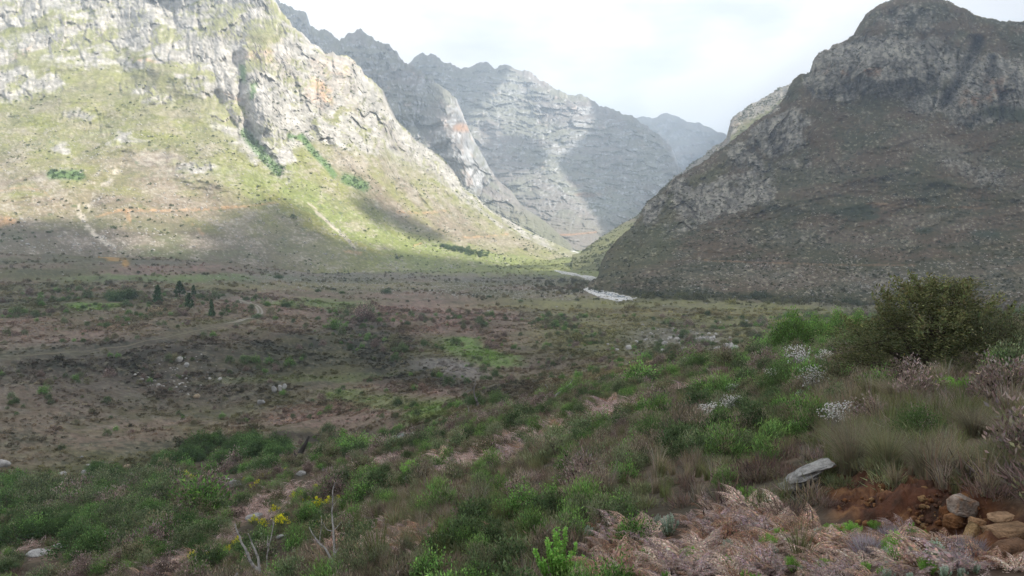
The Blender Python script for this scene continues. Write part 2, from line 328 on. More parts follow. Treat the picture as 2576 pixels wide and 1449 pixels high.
def mountain(name, top, base_y, tab, x0, x1, nx, ny, colour, relief, jagf, label, mat, skirt=14, ymin=-700, tgam=1.0):
    pxs = np.linspace(x0, x1, nx); yt = top(pxs)+jagf(pxs); yb = np.maximum(base_y(pxs), yt+6)
    t = np.linspace(0, 1, ny)**tgam
    Y = yt[:, None]+(yb-yt)[:, None]*t[None]; X = np.repeat(pxs[:, None], ny, 1)
    px, py = X.ravel(), Y.ravel(); D = tab(px, py)
    P = pix2w(px, py, D); T = np.repeat(t[None], nx, 0).ravel()
    dd = relief(px, py, P)
    rim = np.exp(-(Y-yt[:, None])/9.0).ravel()      # the crest rounds away from the viewer
    D2 = D+dd*(1-rim*.6)+rim*D*.035
    D2 = np.maximum(D2, D*.8)
    P = pix2w(px, py, D2).reshape(nx, ny, 3)
    # slope angle for the colouring
    dx = np.gradient(P, axis=0); dy = np.gradient(P, axis=1); n = np.cross(dx, dy); n /= np.linalg.norm(n, axis=2, keepdims=True)+1e-9
    steep = 1-np.abs(n[..., 2]).ravel()
    col = colour(px, py, P.reshape(-1, 3), steep)
    # far side
    backs = []; topv = P[:, 0, :]; bc = col.reshape(nx, ny, 3)[:, 0, :]
    for k in range(1, skirt+1):
        s = k/skirt; w = D.reshape(nx, ny)[:, 0]*.42*s
        q = topv.copy(); q[:, 1] += w; q[:, 0] += w*q[:, 0]/q[:, 1]*.6; q[:, 2] -= w*(.25+.75*s)
        pp = q.copy(); q[:, 2] += fbm(pp, 160, 4, seed=33)*w*.05
        backs.append(q)
    A = np.concatenate([np.stack(backs[::-1], 1), P], 1); Cc = np.concatenate([np.repeat(bc[:, None], skirt, 1), col.reshape(nx, ny, 3)], 1)
    me = mesh_np(name, A.reshape(-1, 3), gridfaces(nx, ny+skirt), mat, Cc.reshape(-1, 3), smooth=False)
    o = tag(obj(name, me), label, None, None, 'structure')
    return dict(o=o, px=px, py=py, P=P.reshape(-1, 3), nx=nx, ny=ny, steep=steep, col=col)

def terrace(z, H, w):
    u = z/H; f = u-np.floor(u); return (np.floor(u)+sstep(.5-w/2, .5+w/2, f)-u)*H      # steps: flat ledges and cliff bands
def crag(P, big, vert, strata, seed, rock):
    """metres to push a face back (+) or forward (-): spurs, joints and ledges"""
    q = P.copy(); w = fbm(P, big*1.3, 3, seed=seed)*big*.25; q[:, 0] += w
    spur = -(ridged(q, big, 4, seed=seed+1, zs=.38)-.45)*big*.34
    jo = -(fbm(q, vert*.8, 4, .55, seed=seed+2, zs=.22)*.55+(ridged(q, vert*1.4, 4, seed=seed+5, zs=.3)-.5)*.5)*vert*.5
    zz = P[:, 2]+fbm(P, big*.9, 3, seed=seed+3)*strata*1.6
    te = terrace(zz, strata, .45)*1.1+terrace(zz*1.0+11, strata*.37, .5)*.9
    fine = -fbm(P, vert*.3, 5, .62, seed=seed+4, zs=.5)*vert*.16
    return spur, jo, te, fine

M_ROCKF = mat_ground('mountain_rock_and_grass', 7.0, .22, .35)

# ---- left mountain
L_TOP = pline([(-520,-330),(-300,-420),(0,-420),(300,-360),(500,-240),(620,-110),(689,0),(700,15),(739,65),(779,108),(819,130),(868,142),(908,170),(923,192),(963,235),(997,300),(1037,340),(1077,370),(1117,400),(1147,440),(1165,470),(1192,490),(1235,530),(1300,566),(1380,604),(1442,634),(1500,660)])
L_BASE = pline([(-520,700),(0,700),(400,705),(700,722),(1000,712),(1300,700),(1500,690)])
L_COLS = [
 (-520, [(-450,2500),(-200,2200),(0,1950),(200,1650),(400,1330),(520,1080),(620,900),(660,850),(720,800)]),
 (0,   [(-450,2600),(-200,2300),(0,2080),(100,1950),(250,1700),(400,1380),(520,1130),(600,970),(640,900),(665,850),(720,830)]),
 (400, [(-450,2600),(-200,2300),(0,2050),(100,1900),(250,1650),(400,1390),(520,1160),(600,1010),(640,920),(665,880),(720,860)]),
 (620, [(-300,2350),(0,1980),(100,1850),(250,1680),(350,1560),(420,1430),(520,1260),(600,1130),(650,1010),(690,960),(730,940)]),
 (760, [(-100,2150),(60,1960),(250,1760),(350,1660),(420,1540),(520,1360),(600,1230),(650,1110),(690,1060),(730,1040)]),
 (900, [(100,2150),(180,2080),(280,1980),(350,1840),(450,1660),(550,1480),(620,1330),(660,1240),(700,1190)]),
 (1000,[(200,2300),(300,2180),(400,2020),(500,1840),(580,1650),(640,1450),(680,1330),(715,1280)]),
 (1150,[(400,2450),(440,2380),(520,2160),(600,1850),(650,1600),(680,1470),(710,1420)]),
 (1300,[(510,2600),(560,2480),(620,2050),(660,1750),(700,1600)]),
 (1500,[(600,3100),(640,2800),(665,2300),(690,2000)])]
LT = Table(L_COLS, -620, 1600, -460, 740, sx=45, sy=16)
def l_regions(px, py, P):
    n1 = fbm(P, 260, 5, .55, seed=21); n2 = fbm(P, 60, 4, .6, seed=22)
    wx = px+n1*60; wy = py+n1*45+n2*14
    edge = np.interp(px, [-500, 0, 60, 180, 300, 430, 520, 600, 640, 760, 830, 980, 1150, 1300, 1500], [90, 120, 150, 165, 165, 185, 260, 330, 400, 380, 370, 400, 490, 575, 650])
    rock = sstep(35, -35, wy-edge)
    rock = np.maximum.reduce([rock, ell(wx,wy,640,330,120,65,35)*.8, ell(wx,wy,20,190,60,60), ell(wx,wy,110,205,50,22)*.9, ell(wx,wy,380,245,60,26,20)*.8, ell(wx,wy,220,305,50,18)*.7, ell(wx,wy,290,352,70,9,-5),
        ell(wx,wy,160,378,30,14)*.9, ell(wx,wy,830,345,60,24,20), ell(wx,wy,760,300,60,25)*.9, ell(wx,wy,700,380,45,30,30), ell(wx,wy,1000,370,150,30,38)*.7, ell(wx,wy,490,425,70,22,8)*.8, ell(wx,wy,680,415,80,25,30)*.5])
    grass_in = np.maximum.reduce([ell(wx,wy,60,70,110,18,-22)*.8, ell(wx,wy,560,25,90,10,-5)*.5, ell(wx,wy,660,88,45,16,0)*.8, ell(wx,wy,300,130,100,10)*.5, ell(wx,wy,455,190,70,12)*.5, ell(wx,wy,850,270,60,7,-4)*.8, ell(wx,wy,200,35,100,8,-10)*.5])
    return np.clip(rock-grass_in, 0, 1), n1, n2
def l_relief(px, py, P):
    rock, n1, n2 = l_regions(px, py, P)
    spur, jo, te, fine = crag(P, 420, 75, 46, 3, rock)
    foot = sstep(640, 500, py)*.85+.15
    fc, _ = facets(px, py, ((34,60,.5),(14,32,.6),(6,14,.75),(3,6,.6)), 5); r = rock*(fc*P[:, 1]/F*.78+jo*.15)+(1-rock)*(jo*.10+te*.02+fine*.35+fc*P[:, 1]/F*.10)
    # a few big gullies and buttresses seen in the face
    g = 0
    for pts, w, a in (([(590,140),(605,230),(622,300),(640,360),(690,420)],15,60), ([(545,240),(580,300),(640,350)],18,50), ([(300,60),(330,200),(260,300),(200,400)],50,60), ([(720,190),(735,290),(760,330)],20,30),
                      ([(800,380),(880,460),(960,520)],22,30), ([(300,430),(240,480),(215,540),(240,590)],30,30), ([(860,250),(900,330)],16,20), ([(430,30),(470,150)],30,50)):
        g = g+a*np.exp(-(dline(px, py, pts)/w)**2)
    for cx, cy, rx, ry, an, a in ((680,220,70,130,-10,80),(840,220,110,90,25,60),(100,100,90,90,0,60),(400,120,90,80,0,70)):
        g = g-a*ell(px, py, cx, cy, rx, ry, an, .6)
    return spur*foot*.5+r*foot+g*.55
def l_colour(px, py, P, steep):
    rock, n1, n2 = l_regions(px, py, P)
    n3 = fbm(np.stack([px, py*1.5, px*0], 1), 16, 5, .65, seed=23); n4 = fbm(P, 130, 4, .6, seed=24); st = fbm(P*[.35, .35, 2.2], 26, 4, .6, seed=25)
    wx = px+n1*50; wy = py+n2*16
    c = np.tile(C_YGREEN, (len(px), 1))
    c = mix(c, (.17,.165,.085), sstep(-.3, .3, n4)*.8); c = mix(c, (.22,.195,.13), sstep(-.1, .5, n2+n3*.5)*.6)
    # brown and pink scree aprons low on the face
    br = np.maximum.reduce([ell(wx,wy,380,500,210,70,5), ell(wx,wy,30,520,160,110), ell(wx,wy,330,610,300,40), ell(wx,wy,430,420,190,32,6)*.9, ell(wx,wy,1050,520,190,50,28), ell(wx,wy,960,440,150,40,30)*.8, ell(wx,wy,620,560,230,60,10)*.4, ell(wx,wy,1250,590,120,30,25)*.5, ell(wx,wy,640,400,60,40)*.4])
    c = mix(c, (.185,.145,.11), np.clip(br*(.85+n4*.8+n2*.4), 0, 1)*.85)
    pale = np.maximum.reduce([ell(wx,wy,440,420,130,26,6), ell(wx,wy,60,455,110,36)*.6, ell(wx,wy,1080,480,150,30,30)*.6, ell(wx,wy,880,400,90,30,10)*.7])
    c = mix(c, (.31,.28,.245), np.clip(pale*(.5+n3*1.6+n2), 0, 1)*.7)
    # fresh grass on the long talus ramp
    gr = np.maximum.reduce([ell(wx,wy,860,560,330,42,24), ell(wx,wy,1180,640,260,24,10), ell(wx,wy,760,470,120,30,38)*.8, ell(wx,wy,500,620,250,18)*.2])
    c = mix(c, (.165,.195,.06), np.clip(gr*(.9+n2*.6), 0, 1)*.9)
    c = mix(c, (.215,.20,.055), np.clip(ell(wx,wy,760,545,120,16,33)+ell(wx,wy,900,610,120,8,17),0,1)*.7)
    # rock faces
    rk = np.tile(np.array((.285,.268,.245)), (len(px), 1)); rk = mix(rk, (.36,.34,.315), sstep(-.2, .6, st+n3*.6)); rk = mix(rk, (.17,.165,.155), sstep(.25, .6, -st+n3*.5)*.6)
    rk = mix(rk, (.30,.26,.23), sstep(.05,.5,n4)*.5)
    og = np.maximum.reduce([ell(wx,wy,800,232,42,32,10), ell(wx,wy,660,140,70,22)*.6, ell(wx,wy,640,100,60,12)*.4, ell(px,py,62,132,34,8,-22)*1.2, ell(px,py,360,150,36,5,10), ell(px,py,590,245,26,6,25), ell(wx,wy,840,170,60,30)*.4])
    rk = mix(rk, C_ORANGE*1.1, np.clip(og*(.45+n3*1.4+n2*.8), 0, 1)*.8)
    rk = mix(rk, C_YGREEN*.95, sstep(.50, .30, steep)*sstep(-.1,.3,n2+n4)*.8)
    c = mix(c, rk, np.clip(sstep(.22, .74, rock*.95+n3*.42+n2*.30+n4*.12), 0, 1))
    # little outcrops and boulders all over the grass
    c = mix(c, (.30,.28,.25), sstep(.3, .6, n3+n2*.3)*(1-rock)*.5)
    c = mix(c, mix(np.tile(np.array((.115,.095,.075)), (len(px), 1)), (.10,.105,.055), sstep(-.1,.4,n4)), np.clip(sstep(545, 615, wy+np.clip(px-560,-200,900)*-.10)*sstep(900, 640, px),0,1)*.85)  # brown foot slope, its colour lowered so the cloud shade there reads dark
    c = mix(c, C_DKGREEN*1.5, sstep(.48, .66, fbm(P, 11, 3, .6, seed=26)+n4*.25)*(1-rock)*.6)
    sp = fbm(np.stack([px, py*1.6, px*0], 1), 6, 3, .7, seed=31); lg = fbm(np.stack([px*.8, py*1.8, px*0], 1), 75, 4, .6, seed=32); lo = sstep(120, 330, py)*(1-rock)
    c = mix(c, (.27,.225,.18), sstep(-.05, .5, lg+sp*.3)*lo*.5); c = mix(c, (.36,.335,.29), sstep(.32, .58, sp+lg*.45)*lo*.55); c = mix(c, (.10,.105,.06), sstep(.3, .55, -sp-lg*.3)*lo*.6)
    # bush-filled ravines
    for pts, w in (([(615,335),(640,365),(665,395),(700,430)],14), ([(760,345),(790,385),(825,420),(840,440)],9), ([(870,450),(915,468)],16), ([(130,440),(200,440)],14), ([(610,170),(612,200)],9), ([(640,210),(632,245)],8), ([(730,345),(760,345)],7)):
        c = mix(c, (.085,.15,.05), np.clip(sstep(w*1.3, w*.4, dline(wx-n1*50+n3*8, py+n3*8, pts)), 0, 1)*.85)
    # ochre paths and slips
    for pts, w, a in (([(245,545),(300,530),(400,530),(500,528),(620,520),(700,508)],3.2,.9), ([(320,530),(325,560),(310,570)],6,.8), ([(0,560),(30,555)],12,.8), ([(440,540),(480,560),(510,590)],4,.6), ([(1000,535),(1080,536),(1130,530)],3,.7), ([(1160,600),(1220,596),(1280,590)],2.5,.7),
                      ([(0,480),(60,470),(110,482),(135,505)],3,.6), ([(870,632),(920,640)],4,.7), ([(1040,620),(1062,612)],2,.8)):
        c = mix(c, (.38,.23,.12), sstep(w*1.6, w*.4, dline(px+n2*5, py+n3*4+n2*3, pts))*a*.8*np.clip(.45+n2*1.2+n3*1.2,0,1))
    # stone runs
    for pts, w in (([(295,432),(262,470),(240,498),(222,520),(208,545),(222,572),(250,598),(285,622)],8), ([(775,512),(808,540),(835,565),(862,590),(895,622)],3.5), ([(200,515),(205,560)],3)):
        c = mix(c, (.36,.32,.265), sstep(w*1.5, w*.3, dline(px+n2*9+n3*6, py+n3*5, pts))*np.clip(.62+n3*1.6+n2, 0, 1))
    n9 = fbm(np.stack([px, py*1.2, px*0], 1), 7, 4, .7, seed=29); _, cv = facets(px, py, ((15,26,.6),(6.5,12,.6)), 5); c = c*(1+cv*.45*rock)[:, None]; c = mix(c, (.38,.365,.34), sstep(.4,.65,n9+rock*.12)*.4); c = mix(c, (.105,.11,.075), sstep(.3,.6,-n9+n3*.3)*.45)
    c = c*(1.20+n3*.28+st*.12+n9*.15)[:, None]
    return np.clip(c, .02, .7)
ML = mountain('left_mountain', L_TOP, L_BASE, LT, -520, 1500, 720, 470, l_colour, l_relief, lambda x: jag(x, 60, 16, 1)*sstep(690, 720, x)*sstep(1250, 1100, x)+jag(x, 14, 5, 2)*sstep(1250, 1100, x),
    'tall grey cliffed mountain with yellow green grass slopes', M_ROCKF, tgam=.93)

# ---- second ridge behind it
B_TOP = pline([(560,-190),(640,-70),(700,5),(740,22),(770,35),(780,60),(800,75),(818,75),(835,88),(855,98),(866,94),(875,85),(893,77),(918,78),(925,90),(938,92),(945,100),(980,112),(1000,135),(1017,157),(1042,170),(1082,194),(1117,220),(1147,244),(1162,279),(1177,319),(1192,350),(1212,385),(1232,424),(1257,459),(1287,480),(1304,507),(1322,525),(1367,554),(1407,589),(1432,610),(1446,632)])
BT = Table([(560,[(-200,4100),(0,3700),(300,3200),(640,2900)]),(900,[(60,3850),(200,3500),(350,3200),(500,2900),(640,2700)]),(1150,[(240,3700),(330,3450),(420,3250),(520,3000),(640,2700)]),(1300,[(500,3500),(560,3150),(640,2900)]),(1450,[(600,3500),(640,3300)])], 500, 1500, -260, 680, sx=30, sy=14)
def b_relief(px, py, P):
    spur, jo, te, fine = crag(P, 520, 110, 70, 41, 1)
    g = 0
    for pts, w, a in (([(1000,330),(1060,300),(1085,220)],26,140), ([(930,180),(960,250)],26,120), ([(1100,330),(1130,420),(1150,450)],20,80)): g = g+a*np.exp(-(dline(px, py, pts)/w)**2)
    for cx, cy, rx, ry, an, a in ((1135,330,38,80,-15,150),(1180,400,40,50,20,90)): g = g-a*ell(px, py, cx, cy, rx, ry, an, .6)
    return spur*.35+te*.6+g*.7+facets(px, py, ((46,60,.5),(14,30,.75),(6,11,.7),(3,4.5,.4)), 6)[0]*P[:, 1]/F*1.15
def far_colour(px, py, P, steep, grass=.55, seed=50, low=620):
    n1 = fbm(P, 300, 4, .6, seed=seed); n2 = fbm(P, 60, 4, .6, seed=seed+1); n3 = fbm(P, 18, 4, .65, seed=seed+2); st = fbm(np.stack([px*.22, (py+fbm(P, 500, 3, seed=seed+6)*14)*1.5, px*0], 1), 16, 5, .7, seed=seed+3); n3 = fbm(np.stack([px, py*1.2, px*0], 1), 9, 4, .7, seed=seed+2)
    rk = np.tile(C_ROCK*1.1, (len(px), 1)); rk = mix(rk, (.48,.46,.44), sstep(-.1, .5, st+n3*.4)); rk = mix(rk, C_ROCKD, sstep(.1, .6, -st+n2*.4)*.7)
    rk = mix(rk, C_ORANGE, sstep(.35, .65, fbm(P, 110, 3, .6, seed=seed+4)+st*.4)*.45)
    gr = mix(np.tile(np.array((.155,.15,.105)), (len(px), 1)), (.17,.145,.125), sstep(-.2, .3, n1))
    m = np.clip(sstep(grass+.08, grass-.12, steep+n2*.12+n1*.06-sstep(420, low, py)*.12), 0, 1)
    c = mix(rk, gr, m*.9)
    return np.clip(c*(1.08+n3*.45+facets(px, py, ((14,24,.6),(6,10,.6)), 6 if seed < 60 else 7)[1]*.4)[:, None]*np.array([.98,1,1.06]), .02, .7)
def b_colour(px, py, P, s):
    c = far_colour(px, py, P, s, .5, 50)
    low = sstep(500, 560, py)
    c = mix(c, (.17,.165,.10), low*.7); c = mix(c, (.44,.22,.10), ell(px,py,1165,322,22,10,0)*.7)
    return c
MB = mountain('middle_ridge', B_TOP, pline([(500,660),(1500,660)]), BT, 600, 1446, 360, 250, b_colour, b_relief, lambda x: (jag(x, 34, 13, 3)+jag(x, 9, 5, 4))*sstep(1330, 1100, x),
    'shaded grey rock ridge with jagged crest behind the left mountain', M_ROCKF)

# ---- banded mountain closing the valley
C_TOP = pline([(960,250),(1020,175),(1032,158),(1047,145),(1055,137),(1062,134),(1077,137),(1097,145),(1117,160),(1132,159),(1157,172),(1182,170),(1207,159),(1222,159),(1247,175),(1257,167),(1277,166),(1322,180),(1357,200),(1392,220),(1431,237),(1466,240),(1491,252),(1511,265),(1536,270),(1566,285),(1596,300),(1626,320),(1666,350),(1692,375),(1708,417),(1740,450),(1800,520),(1860,600)])
CT = Table([(960,[(130,5000),(300,4550),(640,4000)]),(1200,[(160,5150),(300,4680),(400,4280),(500,3820),(600,3430),(640,3260)]),(1330,[(160,5250),(300,4780),(400,4380),(500,3880),(600,3450),(640,3280)]),(1450,[(230,5000),(320,4650),(420,4350),(520,3950),(600,3500),(640,3300)]),(1600,[(300,5100),(420,4700),(560,4200),(640,3900)]),(1860,[(300,5300),(640,4500)])], 900, 1900, 60, 700, sx=30, sy=14)
def c_relief(px, py, P):
    spur, jo, te, fine = crag(P, 650, 100, 66, 71, 1)
    g = 0
    for pts, w, a in (([(1150,180),(1165,260),(1160,330)],20,170), ([(1215,330),(1240,440),(1290,520)],22,170), ([(1500,260),(1480,350),(1420,400),(1460,480),(1510,560)],26,150), ([(1380,300),(1400,360)],16,60), ([(1600,360),(1620,500)],22,130), ([(1660,380),(1680,500)],18,120)): g = g+a*np.exp(-(dline(px, py, pts)/w)**2)
    for cx, cy, rx, ry, an, a in ((1300,385,70,50,0,120),(1400,470,60,90,-30,60),(1250,250,50,90,0,100),(1340,260,70,90,0,90),(1560,380,50,110,-25,140),(1110,200,30,60,-20,110),(1640,450,40,80,-20,90)): g = g-a*ell(px, py, cx, cy, rx, ry, an, .7)
    return spur*.1+te*.5+g*.4+facets(px, py, ((60,34,.35),(30,9,.4),(8,14,.55),(4,5,.4)), 7)[0]*P[:, 1]/F*.75
def c_colour(px, py, P, s):
    c = far_colour(px, py, P, s, .46, 80)
    c = mix(c, (.20,.165,.14), sstep(520, 590, py)*.6)
    c = mix(c, (.44,.22,.12), np.clip(ell(px,py,1160,372,14,14)+ell(px,py,1480,490,30,6)+ell(px,py,1390,200,30,10)*.5, 0, 1)*.5)
    c = mix(c, (.40,.20,.09), sstep(3,1.2,dline(px,py,[(1370,592),(1440,590),(1500,584)]))*.6)
    return c
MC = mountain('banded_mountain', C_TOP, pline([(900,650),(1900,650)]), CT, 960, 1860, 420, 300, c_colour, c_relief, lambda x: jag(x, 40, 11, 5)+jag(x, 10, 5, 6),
    'broad hazy mountain banded with horizontal cliff ledges closing the valley', M_ROCKF)

# ---- farthest blue mountain
D_TOP = pline([(1540,330),(1600,295),(1620,293),(1645,297),(1660,290),(1677,285),(1703,292),(1729,305),(1760,310),(1791,325),(1825,339),(1900,370),(2050,440),(2200,520)])
DT = Table([(1500,[(280,8200),(450,7300),(640,6400)]),(2200,[(280,8400),(450,7500),(640,6600)])], 1400, 2300, 200, 700, sx=30, sy=14)
def d_relief(px, py, P):
    spur, jo, te, fine = crag(P, 800, 180, 120, 91, 1); return spur+jo+te+fine
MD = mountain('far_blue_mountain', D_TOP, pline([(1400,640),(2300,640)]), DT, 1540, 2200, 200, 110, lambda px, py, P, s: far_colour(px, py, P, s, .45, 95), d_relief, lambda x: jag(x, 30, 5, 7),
    'farthest mountain, faded blue by haze in the valley gap', M_ROCKF)

# ---- sunlit flank behind the right mountain
E_TOP = pline([(1440,640),(1461,636),(1476,622),(1516,594),(1566,562),(1600,545),(1616,528),(1635,505),(1656,490),(1687,458),(1739,412),(1791,375),(1815,357),(1830,345),(1835,323),(1838,306),(1843,300),(1859,287),(1880,268),(1901,255),(1932,240),(1958,221),(1989,208),(2060,190),(2200,200),(2400,260)])
ET = Table([(1430,[(600,2000),(640,1800),(690,1350)]),(1600,[(540,2100),(600,1800),(690,1300)]),(1800,[(360,2150),(500,1850),(690,1300)]),(2000,[(200,2350),(400,2000),(690,1400)]),(2400,[(200,2500),(690,1500)])], 1380, 2450, 150, 760, sx=25, sy=14)
def e_relief(px, py, P):
    spur, jo, te, fine = crag(P, 260, 60, 34, 111, 1)
    rock = sstep(40, 12, py-E_TOP(px))*sstep(1600, 1660, px)
    return spur*.3*rock+jo*.3+fine*.8+rock*facets(px, py, ((20,22,.6),(8,12,.7),(4,5,.5)), 8)[0]*P[:, 1]/F*1.2
def e_colour(px, py, P, s):
    n1 = fbm(P, 90, 4, .6, seed=120); n3 = fbm(P, 14, 4, .6, seed=121)
    c = mix(np.tile(np.array((.15,.15,.075)), (len(px), 1)), (.17,.14,.10), sstep(-.2,.4,n1))
    c = mix(c, (.155,.165,.06), sstep(540,600,py)*.8*np.clip(.8+n1,0,1))
    rock = sstep(48, 20, py-E_TOP(px)+n1*20)*sstep(1600, 1660, px)
    rk = mix(np.tile(np.array((.24,.22,.19)), (len(px), 1)), (.27,.18,.12), sstep(.1,.5,n1)*.6); rk = mix(rk, C_ROCKD, sstep(.2,.5,-n3)*.5)
    c = mix(c, rk, sstep(.35,.6,rock*.8+n3*.3+(s-.4)*.3)); c = mix(c, (.26,.24,.21), sstep(.35,.6,n3)*.5); c = mix(c, C_DKGREEN*1.5, sstep(.4,.6,-n3+n1*.3)*.5)
    return np.clip(c*(1+n3*.25)[:, None], .02, .6)
ME_ = mountain('sunlit_flank', E_TOP, pline([(1400,700),(1500,708),(2450,720)]), ET, 1440, 2400, 340, 190, e_colour, e_relief, lambda x: jag(x, 24, 9, 8)*sstep(1600, 1680, x),
    'sunlit slope with rocky rim behind the dark right mountain', M_ROCKF)

# ---- right mountain
F_TOP = pline([(1480,712),(1500,700),(1506,688),(1511,664),(1526,634),(1556,599),(1585,575),(1608,545),(1618,522),(1630,508),(1645,495),(1661,479),(1698,449),(1729,430),(1765,408),(1802,384),(1843,352),(1880,325),(1906,300),(1937,284),(1958,262),(1975,245),(1984,224),(1990,214),(1995,201),(2010,190),(2041,180),(2043,165),(2047,150),(2057,135),(2083,125),(2099,112),(2125,104),(2145,89),(2161,63),(2177,36),(2203,16),(2234,3),(2260,-5),(2300,-8),(2364,-3),(2385,3),(2411,16),(2427,22),(2448,34),(2468,42),(2510,50),(2552,55),(2576,52),(2700,25),(2900,60),(3150,150)])
F_BASE = pline([(1480,735),(1516,742),(1560,752),(1600,760),(1700,768),(1800,774),(2000,786),(2200,794),(2576,800),(3150,800)])
FT = Table([
 (1470,[(600,1150),(690,1010),(740,840)]),
 (1600,[(520,1300),(560,1220),(600,1130),(650,1020),(700,880),(740,780),(770,690)]),
 (1800,[(380,1400),(450,1290),(550,1140),(650,980),(700,870),(757,745),(790,660)]),
 (2050,[(120,1560),(200,1460),(300,1360),(400,1270),(500,1130),(600,990),(700,810),(770,665),(800,600)]),
 (2300,[(-20,1560),(100,1460),(200,1370),(260,1330),(300,1270),(400,1180),(500,1050),(600,930),(700,770),(760,660),(810,560)]),
 (2600,[(30,1420),(100,1350),(200,1240),(270,1200),(330,1120),(400,1050),(500,960),(600,850),(700,720),(780,590),(820,540)]),
 (3150,[(30,1300),(200,1150),(400,960),(600,760),(700,660),(820,520)])], 1400, 3250, -60, 840, sx=40, sy=14)
def f_regions(px, py, P):
    n1 = fbm(P, 150, 5, .6, seed=131); n2 = fbm(P, 36, 4, .6, seed=132)
    wx = px+n1*60; wy = py+n1*32+n2*14
    rock = np.maximum.reduce([ell(wx,wy,2230,160,190,75,-4)*.9, ell(wx,wy,2080,170,60,80)*.8, ell(wx,wy,2480,230,120,95,-8)*1.1, ell(wx,wy,2330,260,60,40)*.8, ell(wx,wy,2100,235,60,14)*.9, ell(wx,wy,1960,330,80,55,-35), ell(wx,wy,1830,500,130,42,-25)*.9, ell(wx,wy,1740,500,34,80,-38)*.8, ell(wx,wy,1880,400,40,70,-40)*.7,
        ell(wx,wy,1650,530,60,26,-38)*.9, ell(wx,wy,1760,560,90,26,-20)*.6, ell(wx,wy,2470,440,90,35,12)*.6, ell(wx,wy,2080,610,180,24,5)*.5, ell(wx,wy,2060,30,80,60)*.5, ell(wx,wy,2060,420,150,18,4)*.5, ell(wx,wy,2300,40,160,30)*.5, ell(wx,wy,2420,60,120,25)*.3])
    return np.clip(rock, 0, 1), n1, n2
def f_relief(px, py, P):
    rock, n1, n2 = f_regions(px, py, P)
    spur, jo, te, fine = crag(P, 300, 46, 30, 141, 1)
    foot = sstep(770, 560, py)*.9+.1
    fc, _ = facets(px, py, ((44,70,.5),(18,42,.7),(8,17,.7),(4,6,.4)), 9); r = rock*(fc*P[:, 1]/F*1.3+jo*.2)+(1-rock)*(jo*.15+fine*.6+fc*P[:, 1]/F*.14); g = 0
    for pts, w, a in (([(2375,265),(2410,215),(2440,150),(2460,110)],14,70), ([(2330,160),(2345,215),(2290,250)],20,40), ([(2460,300),(2500,150)],10,30), ([(2230,30),(2300,90),(2380,130)],24,30), ([(1660,520),(1640,580),(1570,680)],22,30), ([(2520,250),(2500,170)],8,30)): g = g+a*np.exp(-(dline(px, py, pts)/w)**2)
    for cx, cy, rx, ry, an, a in ((2440,250,50,50,-20,45),(2540,220,50,60,0,45),(2230,170,90,50,0,50),(2090,170,50,60,0,40)): g = g-a*ell(px, py, cx, cy, rx, ry, an, .6)
    return spur*.55*foot+r*foot+g
